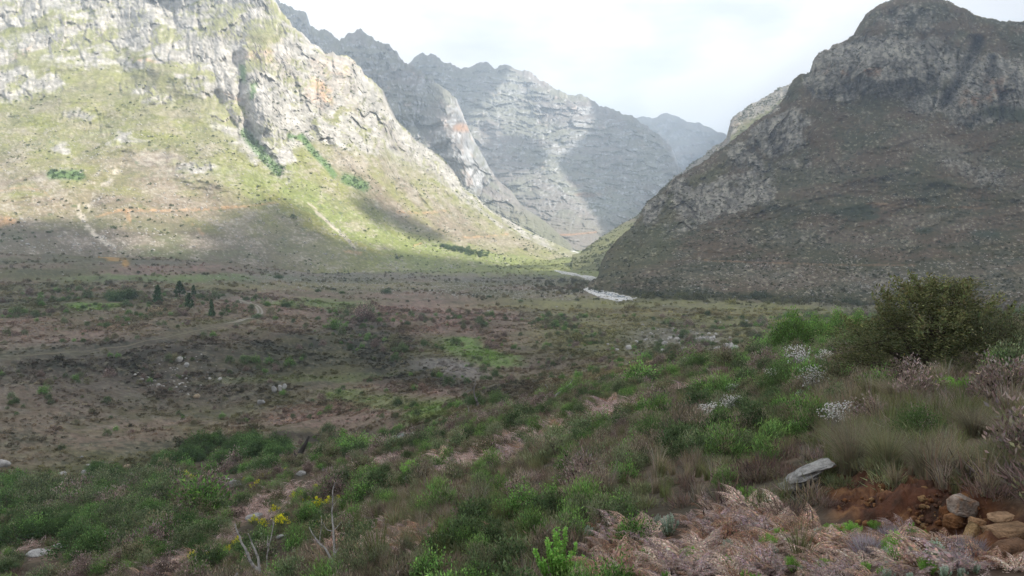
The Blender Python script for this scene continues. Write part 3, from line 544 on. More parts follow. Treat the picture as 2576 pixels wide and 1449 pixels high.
def f_colour(px, py, P, s):
    rock, n1, n2 = f_regions(px, py, P)
    n3 = fbm(np.stack([px, py*1.5, px*0], 1), 9, 5, .65, seed=133); n5 = fbm(np.stack([px, py*1.4, px*0], 1), 30, 5, .6, seed=137); n4 = fbm(P, 80, 4, .6, seed=134); st = facets(px, py, ((18,42,.8),(8,17,.8)), 9)[1]*1.1
    wx = px+n1*50; wy = py+n2*12
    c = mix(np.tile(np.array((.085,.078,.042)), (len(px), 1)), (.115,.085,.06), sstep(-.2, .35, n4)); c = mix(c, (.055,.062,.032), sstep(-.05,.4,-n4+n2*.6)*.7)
    c = mix(c, (.16,.145,.13), sstep(.1, .6, n2+n5*.5)*.4)
    c = mix(c, (.11,.12,.055), np.clip(ell(wx,wy,1620,600,130,60,-40)+ell(wx,wy,1760,470,160,22,-38), 0, 1)*.6)
    # scree fans
    sc_ = np.maximum.reduce([ell(wx,wy,2420,400,160,34,28), ell(wx,wy,2360,560,150,22)*.6, ell(wx,wy,2200,705,500,30,2)*.7, ell(wx,wy,2060,600,200,26)*.6, ell(wx,wy,2500,690,150,24)*.7, ell(wx,wy,2050,450,200,60)*.35])
    c = mix(c, (.20,.19,.18), np.clip(sc_*(.55+n3*1.1+n2*.5), 0, 1)*.85)
    c = mix(c, (.05,.06,.038), np.clip(ell(wx,wy,1860,755,420,14,2)+ell(wx,wy,1650,740,120,22)*.7, 0, 1)*.8)
    rk = np.tile(np.array((.23,.225,.235)), (len(px), 1)); rk = mix(rk, (.37,.365,.38), sstep(-.05,.45,st*.7+n3*.6)); rk = mix(rk, (.07,.066,.062), sstep(.1,.4,-st*.6+n2*.4-n3*.4)*.75)
    rk = mix(rk, (.30,.16,.10), np.clip(ell(wx,wy,2480,235,70,40)+ell(wx,wy,2150,182,80,12), 0, 1)*sstep(-.1,.5,n5)*.7)
    c = mix(c, rk, sstep(.35,.62, rock*.85+n5*.3+n3*.15+(s-.35)*.25))
    c = mix(c, (.34,.325,.31), sstep(.30,.52,n3+n5*.3)*.7)
    c = mix(c, (.035,.045,.028), sstep(.38,.56,fbm(P, 7, 3, .6, seed=136)+n2*.25)*.75)
    for cx, cy, rx, ry, an in ((2130,530,60,12,-4),(2480,590,36,10,5),(2540,285,60,18,8),(2330,580,26,8,0),(2170,545,30,8,0)): c = mix(c, (.04,.055,.03), ell(wx,py+n3*6,cx,cy,rx,ry,an)*.9)
    for pts, w, a in (([(1770,655),(1850,658),(1950,661),(2100,666),(2300,668)],2.4,.85), ([(2180,512),(2300,520),(2480,523)],2.6,.7), ([(2200,517),(2260,530)],7,.35)): c = mix(c, (.27,.18,.125), sstep(w*1.6, w*.5, dline(px, py+n2*3+n3*2, pts))*a*.8*np.clip(.6+n2+n3, 0, 1))
    c = mix(c, (.05,.04,.03), sstep(3,1,dline(px,py,[(1790,652),(1950,657),(2090,661)]))*.6)
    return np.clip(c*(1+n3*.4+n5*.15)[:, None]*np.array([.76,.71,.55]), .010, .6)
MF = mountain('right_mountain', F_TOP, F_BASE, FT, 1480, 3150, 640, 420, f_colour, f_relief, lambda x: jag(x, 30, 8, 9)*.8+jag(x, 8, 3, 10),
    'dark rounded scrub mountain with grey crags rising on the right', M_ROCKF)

# ------------------------------------------------------------------ unseen clouds over the valley, shaped from the traced shade (they shade the near ground and the right mountain)
SHADE_LINE = pline([(-700,560),(0,578),(60,566),(130,562),(190,575),(215,600),(232,635),(300,652),(420,646),(520,648),(535,640),(528,600),(540,560),(580,532),(640,517),(690,515),(740,540),(790,575),(850,612),(930,632),(1040,643),(1140,655),(1250,672),(1330,684),(1380,692),(1500,694),(1501,-900),(3300,-900)])
def shade_of(name, px, py):
    if name == 'F' : return np.ones(px.shape, bool)
    if name == 'G': return (py > SHADE_LINE(px))
    if name == 'L':
        s = py > SHADE_LINE(px)
        s |= dline(px, py, [(900,508),(960,540),(1040,572),(1110,600)]) < 13
        s |= ell(px, py, 1300, 637, 42, 10, 15) > .5
        return s
    if name == 'B': return inpoly(px, py, [(500,-300),(1050,100),(1100,240),(1085,330),(1010,345),(960,260),(800,160)])
    if name == 'C':
        return inpoly(px, py, [(1470,200),(1505,320),(1470,350),(1440,378),(1412,402),(1412,425),(1440,452),(1475,500),(1500,540),(1520,585),(1540,660),(1960,660),(1960,200)]) | inpoly(px, py, [(940,80),(1160,130),(1290,150),(1240,225),(1170,290),(1120,260),(940,300)]) \
            | inpoly(px, py, [(1215,370),(1260,342),(1330,342),(1385,405),(1340,425),(1240,425)])
    if name == 'D': return np.ones(px.shape, bool)
    return py > 694
def cloud_deck(alt, cell, ymax):
    pts = []; lab = []
    for nm, px, py, P in (('G', gpx, gpy, GP), ('L', ML['px'], ML['py'], ML['P']), ('B', MB['px'], MB['py'], MB['P']), ('C', MC['px'], MC['py'], MC['P']), ('D', MD['px'], MD['py'], MD['P']), ('E', ME_['px'], ME_['py'], ME_['P']), ('F', MF['px'], MF['py'], MF['P'])):
        k = 3; px, py, P = px[::k], py[::k], P[::k]; s = shade_of(nm, px, py).astype(float)
        t = (alt-P[:, 2])/TOSUN[2]; Q = P+TOSUN*t[:, None]; ok = Q[:, 1] < 1e9
        wgt = (3.0 if nm in 'FGE' else 1.0); pts.append(Q[ok]); lab.append(np.stack([s[ok]*wgt*np.maximum(P[ok, 1], 100), wgt*np.maximum(P[ok, 1], 100)], 1))
    Q = np.concatenate(pts); Lb = np.concatenate(lab)
    x0, x1, y0, y1 = Q[:, 0].min()-400, Q[:, 0].max()+100, Q[:, 1].min()-500, Q[:, 1].max()+100
    nx, ny = int((x1-x0)/cell), int((y1-y0)/cell)
    ix = np.clip(((Q[:, 0]-x0)/cell).astype(int), 0, nx-1); iy = np.clip(((Q[:, 1]-y0)/cell).astype(int), 0, ny-1)
    A = np.zeros((nx, ny)); Wt = np.zeros((nx, ny)); np.add.at(A, (ix, iy), Lb[:, 0]); np.add.at(Wt, (ix, iy), Lb[:, 1])
    # the surroundings of the viewpoint, unseen from it, lie under the same cloud
    a = A.copy(); w = Wt.copy(); M = np.where(w > 0, a/np.maximum(w, 1e-9), 0); K = (w > 0).astype(float)
    for s in (1.0, 2.0, 4.0, 8.0):
        n = gsm(gsm(M*K, s, 0), s, 1); d = gsm(gsm(K, s, 0), s, 1)
        fill = (K < .5) & (d > .04); M[fill] = (n/np.maximum(d, 1e-6))[fill]; K[fill] = 1
    return gsm(gsm(M*K, .7, 0), .7, 1), x0, y0, nx, ny
ALT = 4200.0; CELL = 45.0
Mk, cx0, cy0, cnx, cny = cloud_deck(ALT, CELL, 9000)
def build_clouds():
    m = bpy.data.materials.new('cloud_vapour'); m.use_nodes = True; t = m.node_tree; t.nodes.clear()
    o = N(t, 'ShaderNodeOutputMaterial'); a = N(t, 'ShaderNodeBsdfDiffuse'); b = N(t, 'ShaderNodeBsdfTranslucent'); x = N(t, 'ShaderNodeMixShader'); x.inputs[0].default_value = .14
    a.inputs[0].default_value = b.inputs[0].default_value = (.93, .94, .95, 1)
    t.links.new(a.outputs[0], x.inputs[1]); t.links.new(b.outputs[0], x.inputs[2]); t.links.new(x.outputs[0], o.inputs[0])
    I, J = np.meshgrid(np.arange(cnx), np.arange(cny), indexing='ij'); X = cx0+(I+.5)*CELL; Y = cy0+(J+.5)*CELL
    P = np.stack([X.ravel(), Y.ravel(), np.zeros(X.size)], 1)
    th = np.sqrt(np.clip(Mk-.5, 0, 1))
    bil = (fbm(P, 420, 4, seed=201).reshape(X.shape)*.5+1)
    zt = ALT+th*620*bil; zb = ALT-th*150*bil
    ins = Mk > .5; cellok = ins[:-1, :-1] | ins[1:, :-1] | ins[:-1, 1:] | ins[1:, 1:]
    # separate banks of cloud: label connected cells
    lab = np.zeros(cellok.shape, int); cur = 0; todo = cellok.copy()
    sizes = []
    idx = np.argwhere(todo)
    for i, j in idx:
        if lab[i, j] or not todo[i, j]: continue
        cur += 1; st = [(i, j)]; lab[i, j] = cur; n = 0
        while st:
            a_, b_ = st.pop(); n += 1
            for u, v in ((a_+1, b_), (a_-1, b_), (a_, b_+1), (a_, b_-1)):
                if 0 <= u < lab.shape[0] and 0 <= v < lab.shape[1] and todo[u, v] and not lab[u, v]: lab[u, v] = cur; st.append((u, v))
        sizes.append(n)
    k = 0
    for c in range(1, cur+1):
        if sizes[c-1] < 14: continue
        ci, cj = np.nonzero(lab == c); a0 = ci*cny+cj
        q = np.stack([a0, a0+cny, a0+cny+1, a0+1], 1); nv = X.size
        use, inv = np.unique(q, return_inverse=True); q2 = inv.reshape(q.shape); n = len(use)
        lean = lambda z: np.stack([X.ravel()[use]+(z-ALT)*TOSUN[0]/TOSUN[2], Y.ravel()[use]+(z-ALT)*TOSUN[1]/TOSUN[2], z], 1)     # sheared along the sun direction so the shadow keeps the mask outline
        top = lean(zt.ravel()[use]+.5); bot = lean(zb.ravel()[use]-.5)
        me = mesh_np('cloud', np.concatenate([top, bot]), np.concatenate([q2, q2[:, ::-1]+n]), m, smooth=True)
        o = obj('cloud', me); tag(o, 'white cumulus bank out of view above the valley, shaped to cast its shade', 'cloud', 'clouds over the valley'); k += 1
    print('clouds', k, 'alt', ALT)
build_clouds()

# ------------------------------------------------------------------ haze
def build_haze():
    V = np.array([(x, y, z) for x in (-8000, 8000) for y in (-1000, 12500) for z in (-96, 1560)], float)
    Fc = np.array([[0, 1, 3, 2], [4, 6, 7, 5], [0, 4, 5, 1], [2, 3, 7, 6], [0, 2, 6, 4], [1, 5, 7, 3]])
    m = bpy.data.materials.new('pale_haze'); m.use_nodes = True; t = m.node_tree; t.nodes.clear()
    o = N(t, 'ShaderNodeOutputMaterial'); v = N(t, 'ShaderNodeVolumePrincipled'); v.inputs['Density'].default_value = HAZE
    v.inputs['Color'].default_value = (.70, .83, 1.0, 1); v.inputs['Anisotropy'].default_value = 0.25
    t.links.new(v.outputs[0], o.inputs['Volume'])
    tag(obj('haze', mesh_np('haze', V, Fc, m)), 'pale blue air haze over the valley', None, None, 'stuff')
HAZE = 1.4e-4
build_haze()
# ------------------------------------------------------------------ standing on the ground
from mathutils.bvhtree import BVHTree
bpy.context.view_layer.update()
DG = bpy.context.evaluated_depsgraph_get()
GB = BVHTree.FromObject(ground, DG)
def gz(x, y):
    h = GB.ray_cast(Vector((float(x), float(y), 900.0)), Vector((0, 0, -1)))
    return h[0].z if h[0] else -50.0
def gp(px, py):
    """ground point seen at a picture position"""
    px = np.atleast_1d(np.asarray(px, float)); py = np.atleast_1d(np.asarray(py, float))
    P = pix2w(px, py, GT(px, py)); P[:, 2] += relief_ground(P)
    return P

# ------------------------------------------------------------------ plant materials
def mat_leaf(name, trans=.35, var=.25, inst=False, gain=2.3):
    m = bpy.data.materials.new(name); m.use_nodes = True; t = m.node_tree; t.nodes.clear()
    o = N(t, 'ShaderNodeOutputMaterial'); a = N(t, 'ShaderNodeBsdfDiffuse'); b = N(t, 'ShaderNodeBsdfTranslucent'); x = N(t, 'ShaderNodeMixShader'); x.inputs[0].default_value = trans
    at = N(t, 'ShaderNodeAttribute', attribute_name='Col'); oi = N(t, 'ShaderNodeObjectInfo')
    mr = N(t, 'ShaderNodeMapRange'); mr.inputs[3].default_value = gain*(1-var); mr.inputs[4].default_value = gain*(1+var)
    mm = N(t, 'ShaderNodeVectorMath', operation='SCALE'); l = t.links.new
    l(oi.outputs['Random'], mr.inputs[0]); l(mr.outputs[0], mm.inputs['Scale'])
    if inst:
        ai = N(t, 'ShaderNodeAttribute', attribute_name='tint', attribute_type='INSTANCER'); mu = N(t, 'ShaderNodeVectorMath', operation='MULTIPLY')
        l(at.outputs['Color'], mu.inputs[0]); l(ai.outputs['Color'], mu.inputs[1]); l(mu.outputs[0], mm.inputs[0])
    else: l(at.outputs['Color'], mm.inputs[0])
    l(mm.outputs[0], a.inputs[0]); l(mm.outputs[0], b.inputs[0]); l(a.outputs[0], x.inputs[1]); l(b.outputs[0], x.inputs[2]); l(x.outputs[0], o.inputs[0])
    return m
M_LEAF = mat_leaf('leaves'); M_LEAFT = mat_leaf('heath_leaves', .35, .2, True, 1.35)
M_BARK = mat_ground('bark', .05, .3, .5)
M_STONE = mat_ground('weathered_sandstone', .12, .5, 1.0)

# ------------------------------------------------------------------ mesh pieces
def rnd(n, k=3): return RNG.normal(size=(n, k))
def unit(v): return v/(np.linalg.norm(v, axis=-1, keepdims=True)+1e-9)
def leaf_arr(pos, d, ln, wd, col):
    """folded diamond leaves"""
    n = len(pos); d = unit(d); s = unit(np.cross(d, unit(rnd(n)))); ln = np.broadcast_to(ln, (n,))[:, None]; wd = np.broadcast_to(wd, (n,))[:, None]
    up = np.cross(s, d)*wd*.35
    V = np.stack([pos, pos+d*ln*.45+s*wd*.5+up, pos+d*ln, pos+d*ln*.45-s*wd*.5+up], 1).reshape(-1, 3)
    Fq = np.arange(n*4).reshape(n, 4); return V, Fq, np.repeat(col, 4, 0)
def blade_arr(base, tip, bend, wd, col, seg=3):
    n = len(base); s = unit(np.cross(tip-base, unit(rnd(n)))); V = []
    for k in range(seg+1):
        t = k/seg; c = base+(tip-base)*t+bend*(t*t-t)*-1; w = (wd*(1-t*.92))[:, None] if hasattr(wd, '__len__') else wd*(1-t*.92)
        V += [c-s*w, c+s*w]
    V = np.stack(V, 1); m = V.shape[1]; base_i = np.arange(n)[:, None]*m
    Fs = [np.stack([base_i[:, 0]+2*k, base_i[:, 0]+2*k+1, base_i[:, 0]+2*k+3, base_i[:, 0]+2*k+2], 1) for k in range(seg)]
    return V.reshape(-1, 3), np.concatenate(Fs), np.repeat(col, m, 0)
def tube_arr(pts, rad, col, sides=5):
    pts = np.asarray(pts, float); n = len(pts); rad = np.broadcast_to(rad, (n,)); d = np.gradient(pts, axis=0) if n > 1 else pts
    d = unit(d); a = unit(np.cross(d, np.array([.31, .93, .17]))); b = np.cross(d, a); th = np.arange(sides)/sides*2*math.pi
    V = (pts[:, None]+rad[:, None, None]*(a[:, None]*np.cos(th)[None, :, None]+b[:, None]*np.sin(th)[None, :, None])).reshape(-1, 3)
    i, j = np.meshgrid(np.arange(n-1), np.arange(sides), indexing='ij'); q = np.stack([i*sides+j, i*sides+(j+1) % sides, (i+1)*sides+(j+1) % sides, (i+1)*sides+j], -1).reshape(-1, 4)
    return V, q, np.tile(np.asarray(col, float), (len(V), 1))
def join(parts):
    V = []; Fq = []; C = []; o = 0
    for v, f, c in parts: V.append(v); Fq.append(f+o); C.append(c); o += len(v)
    return np.concatenate(V), np.concatenate(Fq), np.concatenate(C)
def M(name, arr, mat):
    return mesh_np(name, arr[0], arr[1], mat, arr[2])
def jit(col, n, v=.25, h=.08):
    c = np.tile(np.asarray(col, float), (n, 1)); c *= (1+RNG.normal(size=(n, 1))*v); c *= 1+RNG.normal(size=(n, 3))*h; return np.clip(c, .008, .9)

def shrub(h=1.0, r=.5, ncl=45, npl=28, ll=.07, lw=.022, col=(.06,.09,.03), tip=None, spread=.11, up=.6, nst=7, shape=.0, stemcol=(.10,.08,.06), v=.25):
    """bush: leaf sprays borne on forked stems. Returns foliage arrays, stem arrays, spray centres"""
    th = RNG.uniform(0, 2*math.pi, ncl); el = np.arccos(RNG.uniform(-.05, 1, ncl)); rr = RNG.uniform(.45, 1.0, ncl)**.6
    lump = 1+.22*np.sin(th*3+RNG.uniform(0, 6))+.15*np.sin(th*5+el*4)
    cen = np.stack([np.sin(el)*np.cos(th)*r*rr*lump, np.sin(el)*np.sin(th)*r*rr*lump, h*(.16+.80*np.cos(el)*rr*(1+.14*RNG.normal(size=ncl)))], 1); cen[:, 2] = np.maximum(cen[:, 2], .06*h)
    n = ncl*npl; ci = np.repeat(np.arange(ncl), npl); off = rnd(n)*spread*h*np.array([1, 1, 1.15]); pos = cen[ci]+off; pos[:, 2] = np.abs(pos[:, 2])
    outw = unit(cen*np.array([1, 1, .5]))[ci]; d = unit(outw*.7+np.array([0, 0, up])+rnd(n)*.55)
    c = jit(col, n, v); cb = 1+.22*RNG.normal(size=ncl); c *= cb[ci][:, None]
    if tip is not None:
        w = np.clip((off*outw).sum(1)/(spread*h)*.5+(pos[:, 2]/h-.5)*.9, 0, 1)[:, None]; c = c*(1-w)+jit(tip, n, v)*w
    fol = leaf_arr(pos, d, RNG.uniform(.7, 1.3, n)*ll, RNG.uniform(.7, 1.3, n)*lw, np.clip(c, .006, .9))
    st = []
    for k in range(nst):
        t = cen[RNG.integers(ncl)]*.9; b0 = np.array([*(RNG.normal(size=2)*.05*r), -.05*h]); mid = (b0+t)*.5+RNG.normal(size=3)*.05*h
        st.append(tube_arr([b0, mid, t], [.018*h, .012*h, .005*h], stemcol, 4))
        for q in range(3):
            j = RNG.integers(ncl); st.append(tube_arr([mid, (mid+cen[j])*.5+RNG.normal(size=3)*.03*h, cen[j]], [.009*h, .006*h, .003*h], stemcol, 3))
    return fol, join(st), cen
def heath(h=.5, r=.32, n=420, col=(.10,.085,.06), wd=.0055, ll=.17, seg=2, v=.3, lean=.5):
    b = np.stack([RNG.normal(size=n)*r*.4, RNG.normal(size=n)*r*.4, RNG.uniform(-.03, .35*h, n)], 1)
    d = unit(np.stack([b[:, 0]/r*lean, b[:, 1]/r*lean, np.full(n, 1.0)], 1)+rnd(n)*.33); L_ = RNG.uniform(.5, 1.25, n)[:, None]*ll
    return blade_arr(b, b+d*L_, rnd(n)*.03, wd, jit(col, n, v), seg)
def tuft(h=.6, n=110, r=.08, col=(.19,.165,.10), wd=.004, lean=.45, v=.25, seg=4):
    a = RNG.uniform(0, 2*math.pi, n); b = np.stack([np.cos(a)*r*RNG.uniform(0, 1, n), np.sin(a)*r*RNG.uniform(0, 1, n), np.full(n, -.02)], 1)
    l_ = RNG.uniform(.1, 1, n)*lean*h; t = b+np.stack([np.cos(a)*l_, np.sin(a)*l_, RNG.uniform(.55, 1.05, n)*h*np.sqrt(1-.5*(l_/h)**2)], 1)
    bend = np.stack([-np.cos(a)*l_*.8, -np.sin(a)*l_*.8, np.full(n, h*.25)], 1)
    return blade_arr(b, t, bend, wd, jit(col, n, v), seg)
def frond(L_=.6, pairs=17, sub=5, col=(.26,.165,.12)):
    """one bracken frond lying along +Y, rising then drooping; leaflets on every pinna"""
    P = []; tt = np.linspace(0, 1, 9); rx = np.stack([.03*np.sin(tt*4), tt*L_*.92, L_*(.62*tt-.52*tt**2.2)], 1)
    P.append(tube_arr(rx, .0035*(1-tt*.8)+.0008, np.asarray(col)*.55, 3))
    pos = []; dr = []; ln = []; wd = []
    for k in range(pairs):
        t = .16+.82*k/(pairs-1); c = np.array([np.interp(t, tt, rx[:, i]) for i in range(3)]); pl = L_*.36*math.sin(math.pi*min(1, (t-.05)*.78+.27))**1.1*(1.02-t*.72)
        for s in (-1, 1):
            d = np.array([s*1.0, .45, -.22+RNG.normal()*.16]); d /= np.linalg.norm(d); droop = RNG.uniform(.1, .5)
            for q in range(sub):
                u = (q+.6)/sub; b = c+d*pl*u+np.array([0, 0, -droop*pl*u*u])
                for w in (-1, 1):
                    pos.append(b); dr.append(np.array([s*.35, w*1.0+.25, -.25])+RNG.normal(size=3)*.15); ln.append(pl*.34*(1.15-u)); wd.append(pl*.17*(1.15-u)+.003)
    n = len(pos); P.append(leaf_arr(np.array(pos), np.array(dr), np.array(ln), np.array(wd), jit(col, n, .22, .07)))
    return join(P)
def fern_clump(fr, n=7, seed=0):
    P = []
    for k in range(n):
        a = 2*math.pi*k/n+RNG.normal()*.3; s = RNG.uniform(.7, 1.15); ti = RNG.uniform(-.1, .45); V, Fq, C = fr[k % len(fr)]; V = V*s
        ct, st_ = math.cos(ti), math.sin(ti); V = np.stack([V[:, 0], V[:, 1]*ct-V[:, 2]*st_, V[:, 1]*st_+V[:, 2]*ct], 1)
        V = np.stack([V[:, 0]*math.cos(a)-V[:, 1]*math.sin(a), V[:, 0]*math.sin(a)+V[:, 1]*math.cos(a), V[:, 2]], 1); P.append((V, Fq, C*RNG.uniform(.75, 1.2)))
    return join(P)
def ico(sub):
    import bmesh
    b = bmesh.new(); bmesh.ops.create_icosphere(b, subdivisions=sub, radius=1.0); b.verts.ensure_lookup_table()
    V = np.array([v.co[:] for v in b.verts]); Fq = np.array([[v.index for v in f.verts] for f in b.faces]); b.free(); return V, Fq
ICO = {k: ico(k) for k in (1, 2, 3, 4)}
def boulder(sub=2, seed=0, flat=.7, col=(.36,.35,.33), cuts=7, col2=None):
    V, Fq = ICO[sub]; V = V.copy(); rg = np.random.default_rng(seed)
    for k in range(cuts):
        n = unit(rg.normal(size=(1, 3)))[0]; dd = rg.uniform(.5, .85); e = V@n-dd; V = V-np.where(e > 0, e, 0)[:, None]*n*.92
    V = V*np.array([1, rg.uniform(.65, .95), flat]); V = V*(1+fbm(V+seed*7.7, .7, 5, .6, seed=seed*.1)[:, None]*.17)
    n = fbm(V+seed, .5, 4, .6, seed=3)
    c = mix(np.tile(np.asarray(col, float), (len(V), 1)), np.asarray(col2 if col2 is not None else np.asarray(col)*.55), sstep(-.1, .5, n))
    return V, Fq, c
def dots(cen, r, col):
    V0, F0 = ICO[1]; n = len(cen); rr = np.broadcast_to(r, (n,)); V = (cen[:, None]+V0[None]*rr[:, None, None]).reshape(-1, 3); Fq = (F0[None]+np.arange(n)[:, None, None]*len(V0)).reshape(-1, 3)
    return V, Fq, np.repeat(jit(col, n, .12, .03), len(V0), 0)

# ------------------------------------------------------------------ scattering
def cell_areas(P, nx, ny):
    g = P.reshape(nx, ny, 3); a = np.cross(g[1:, :-1]-g[:-1, :-1], g[:-1, 1:]-g[:-1, :-1]); a = np.linalg.norm(a, axis=2)
    return a
def sampler(P, px, py, nx, ny, dens, cap=60000, maxn=None):
    """random points on a surface, dens(px,py,P) per square metre"""
    g = P.reshape(nx, ny, 3); A = cell_areas(P, nx, ny)
    cpx = px.reshape(nx, ny)[:-1, :-1].ravel(); cpy = py.reshape(nx, ny)[:-1, :-1].ravel(); cP = g[:-1, :-1].reshape(-1, 3)
    e = A.ravel()*dens(cpx, cpy, cP); vis = (cpx > -160) & (cpx < 2740) & (cpy < 1640); e = np.where(vis, e, 0)
    tot = e.sum()
    if tot > cap: e *= cap/tot
    k = RNG.poisson(e); idx = np.repeat(np.arange(len(e)), k); i, j = idx//(ny-1), idx % (ny-1); u, v = RNG.random(len(idx))[:, None], RNG.random(len(idx))[:, None]
    Q = (g[i, j]*(1-u)+g[i+1, j]*u)*(1-v)+(g[i, j+1]*(1-u)+g[i+1, j+1]*u)*v
    qx, qy = w2pix(Q); return Q, qx, qy
_hid = {}
def source(name, meshes):
    c = bpy.data.collections.new(name)
    for k, me in enumerate(meshes): o = bpy.data.objects.new('%s_source_%02d' % (name, k), me); c.objects.link(o)
    return c
def pick(Q, n):
    """neighbouring plants tend to be of one kind"""
    if len(Q) == 0: return np.zeros(0, int)
    v = fbm(Q, 11, 3, seed=n+500)*1.2+fbm(Q, 3, 3, seed=n+510)*.8+RNG.normal(size=len(Q))*.28; r = np.argsort(np.argsort(v)); return np.minimum((r*n/len(Q)).astype(int), n-1)
def scatter(name, label, coll, nvar, Q, sc, tint=None, tilt=.12, zs=None):
    n = len(Q)
    if n == 0: return
    me = bpy.data.meshes.new(name); me.vertices.add(n); me.vertices.foreach_set('co', np.asarray(Q, np.float32).ravel())
    def att(nm, ty, arr, key): a = me.attributes.new(nm, ty, 'POINT'); a.data.foreach_set(key, np.asarray(arr).ravel())
    rot = np.stack([RNG.normal(size=n)*tilt, RNG.normal(size=n)*tilt, RNG.uniform(0, 2*math.pi, n)], 1).astype(np.float32)
    s3 = np.repeat(np.asarray(sc, np.float32)[:, None], 3, 1)*(1 if zs is None else np.stack([np.ones(n), np.ones(n), zs], 1)); s3 = s3.astype(np.float32)
    att('rot', 'FLOAT_VECTOR', rot, 'vector'); att('scl', 'FLOAT_VECTOR', s3, 'vector'); att('vid', 'INT', (pick(Q, nvar) if nvar != 4 or tint is None else RNG.integers(0, nvar, n)).astype(np.int32), 'value')
    t4 = np.ones((n, 4), np.float32)
    if tint is not None: t4[:, :3] = tint
    att('tint', 'FLOAT_COLOR', t4, 'color')
    o = obj(name, me)
    g = bpy.data.node_groups.new(name, 'GeometryNodeTree'); g.interface.new_socket('Geometry', in_out='INPUT', socket_type='NodeSocketGeometry'); g.interface.new_socket('Geometry', in_out='OUTPUT', socket_type='NodeSocketGeometry')
    gi = N(g, 'NodeGroupInput'); go = N(g, 'NodeGroupOutput'); ip = N(g, 'GeometryNodeInstanceOnPoints'); ci = N(g, 'GeometryNodeCollectionInfo'); ci.inputs['Collection'].default_value = coll; ci.inputs['Separate Children'].default_value = True; ci.inputs['Reset Children'].default_value = True
    def na(nm, ty): x = N(g, 'GeometryNodeInputNamedAttribute', data_type=ty); x.inputs['Name'].default_value = nm; return [s for s in x.outputs if s.enabled and s.name == 'Attribute'][0]
    er = N(g, 'FunctionNodeEulerToRotation'); l = g.links.new
    l(gi.outputs[0], ip.inputs['Points']); l(ci.outputs[0], ip.inputs['Instance']); ip.inputs['Pick Instance'].default_value = True
    l(na('vid', 'INT'), ip.inputs['Instance Index']); l(na('rot', 'FLOAT_VECTOR'), er.inputs[0]); l(er.outputs[0], ip.inputs['Rotation']); l(na('scl', 'FLOAT_VECTOR'), ip.inputs['Scale']); l(ip.outputs[0], go.inputs[0])
    m = o.modifiers.new('scatter', 'NODES'); m.node_group = g
    tag(o, label, None, None, 'stuff'); print(name, n)
    return o

# ---- zones of the near slope
NEAR_EDGE = lambda px: np.interp(px, [-500,0,200,400,600,800,950,1050,1200,1400,1500,1650,1800,1950,2170,2600,3200], [1235,1232,1205,1180,1165,1132,1122,1100,1042,985,975,940,915,880,850,826,815])
def near(px, py): return sstep(-6, 8, py-NEAR_EDGE(px))
def zn(P, s, seed): return fbm(P, s, 3, .6, seed=seed)
def z_bracken(px, py, P):
    n = zn(P, 5, 301)*.5+zn(P, 1.6, 302)*.4
    wx, wy = px+n*40, py+n*22
    m = np.maximum.reduce([ell(wx,wy,1300,1120,230,34,-17), ell(wx,wy,1480,1060,160,24,-20), ell(wx,wy,1130,1185,80,16,-15), ell(wx,wy,930,1180,80,22,-18)*.7, ell(wx,wy,600,1320,170,30,-28), ell(wx,wy,950,1370,130,44,-8), ell(wx,wy,1300,1330,60,30)*.4,
        ell(wx,wy,1640,1005,180,14,-14)*.8, ell(wx,wy,450,1400,110,30,-30)*.9, ell(wx,wy,60,1390,60,20)*.6])
    big = np.maximum.reduce([ell(wx,wy,1950,1440,480,110,0,.25), ell(wx,wy,1860,1330,150,60,5,.3)*.95, ell(wx,wy,2300,1440,280,76,0,.3), ell(wx,wy,2000,1590,560,110,0,.3), ell(wx,wy,1540,1385,70,60)*.9])
    return np.clip(m*(1+n), 0, 1), np.clip(big, 0, 1)
def z_bank(px, py): return np.maximum.reduce([ell(px,py,2290,1275,190,60,8,.3), ell(px,py,2520,1350,110,52,14,.3), ell(px,py,2200,1235,70,40,0,.4)])
def z_bare(px, py): return np.maximum.reduce([ell(px,py,570,1195,46,20,-20,.3), ell(px,py,480,1222,40,12,-20,.4), ell(px,py,430,1285,26,7,-10,.5), sstep(9, 4, dline(px, py, [(900,1122),(960,1114),(1030,1108)]))])
def z_grass(px, py, P):
    n = zn(P, 3, 303)
    return np.clip(np.maximum.reduce([ell(px,py,2470,1130,260,130,0,.4), ell(px,py,2150,1090,120,110,60,.4)*.9, ell(px,py,2250,960,130,50)*.5, ell(px,py,1090,1330,180,38,-18)*.9, ell(px,py,1000,1280,160,34,-20)*.6, ell(px,py,1450,1230,90,25,-10)*.5, ell(px,py,2060,960,60,60)*.5, ell(px,py,1700,1190,70,24)*.6])*(1+n*.8), 0, 1)
def z_gully(px, py, P): return np.maximum.reduce([ell(px,py,230,1290,330,90,0,.4), ell(px,py,330,1400,240,60,-12,.4), ell(px,py,620,1135,190,32,-3,.4), ell(px,py,860,1140,140,24,-4,.5), ell(px,py,300,1200,340,40,-6,.4)*.8])

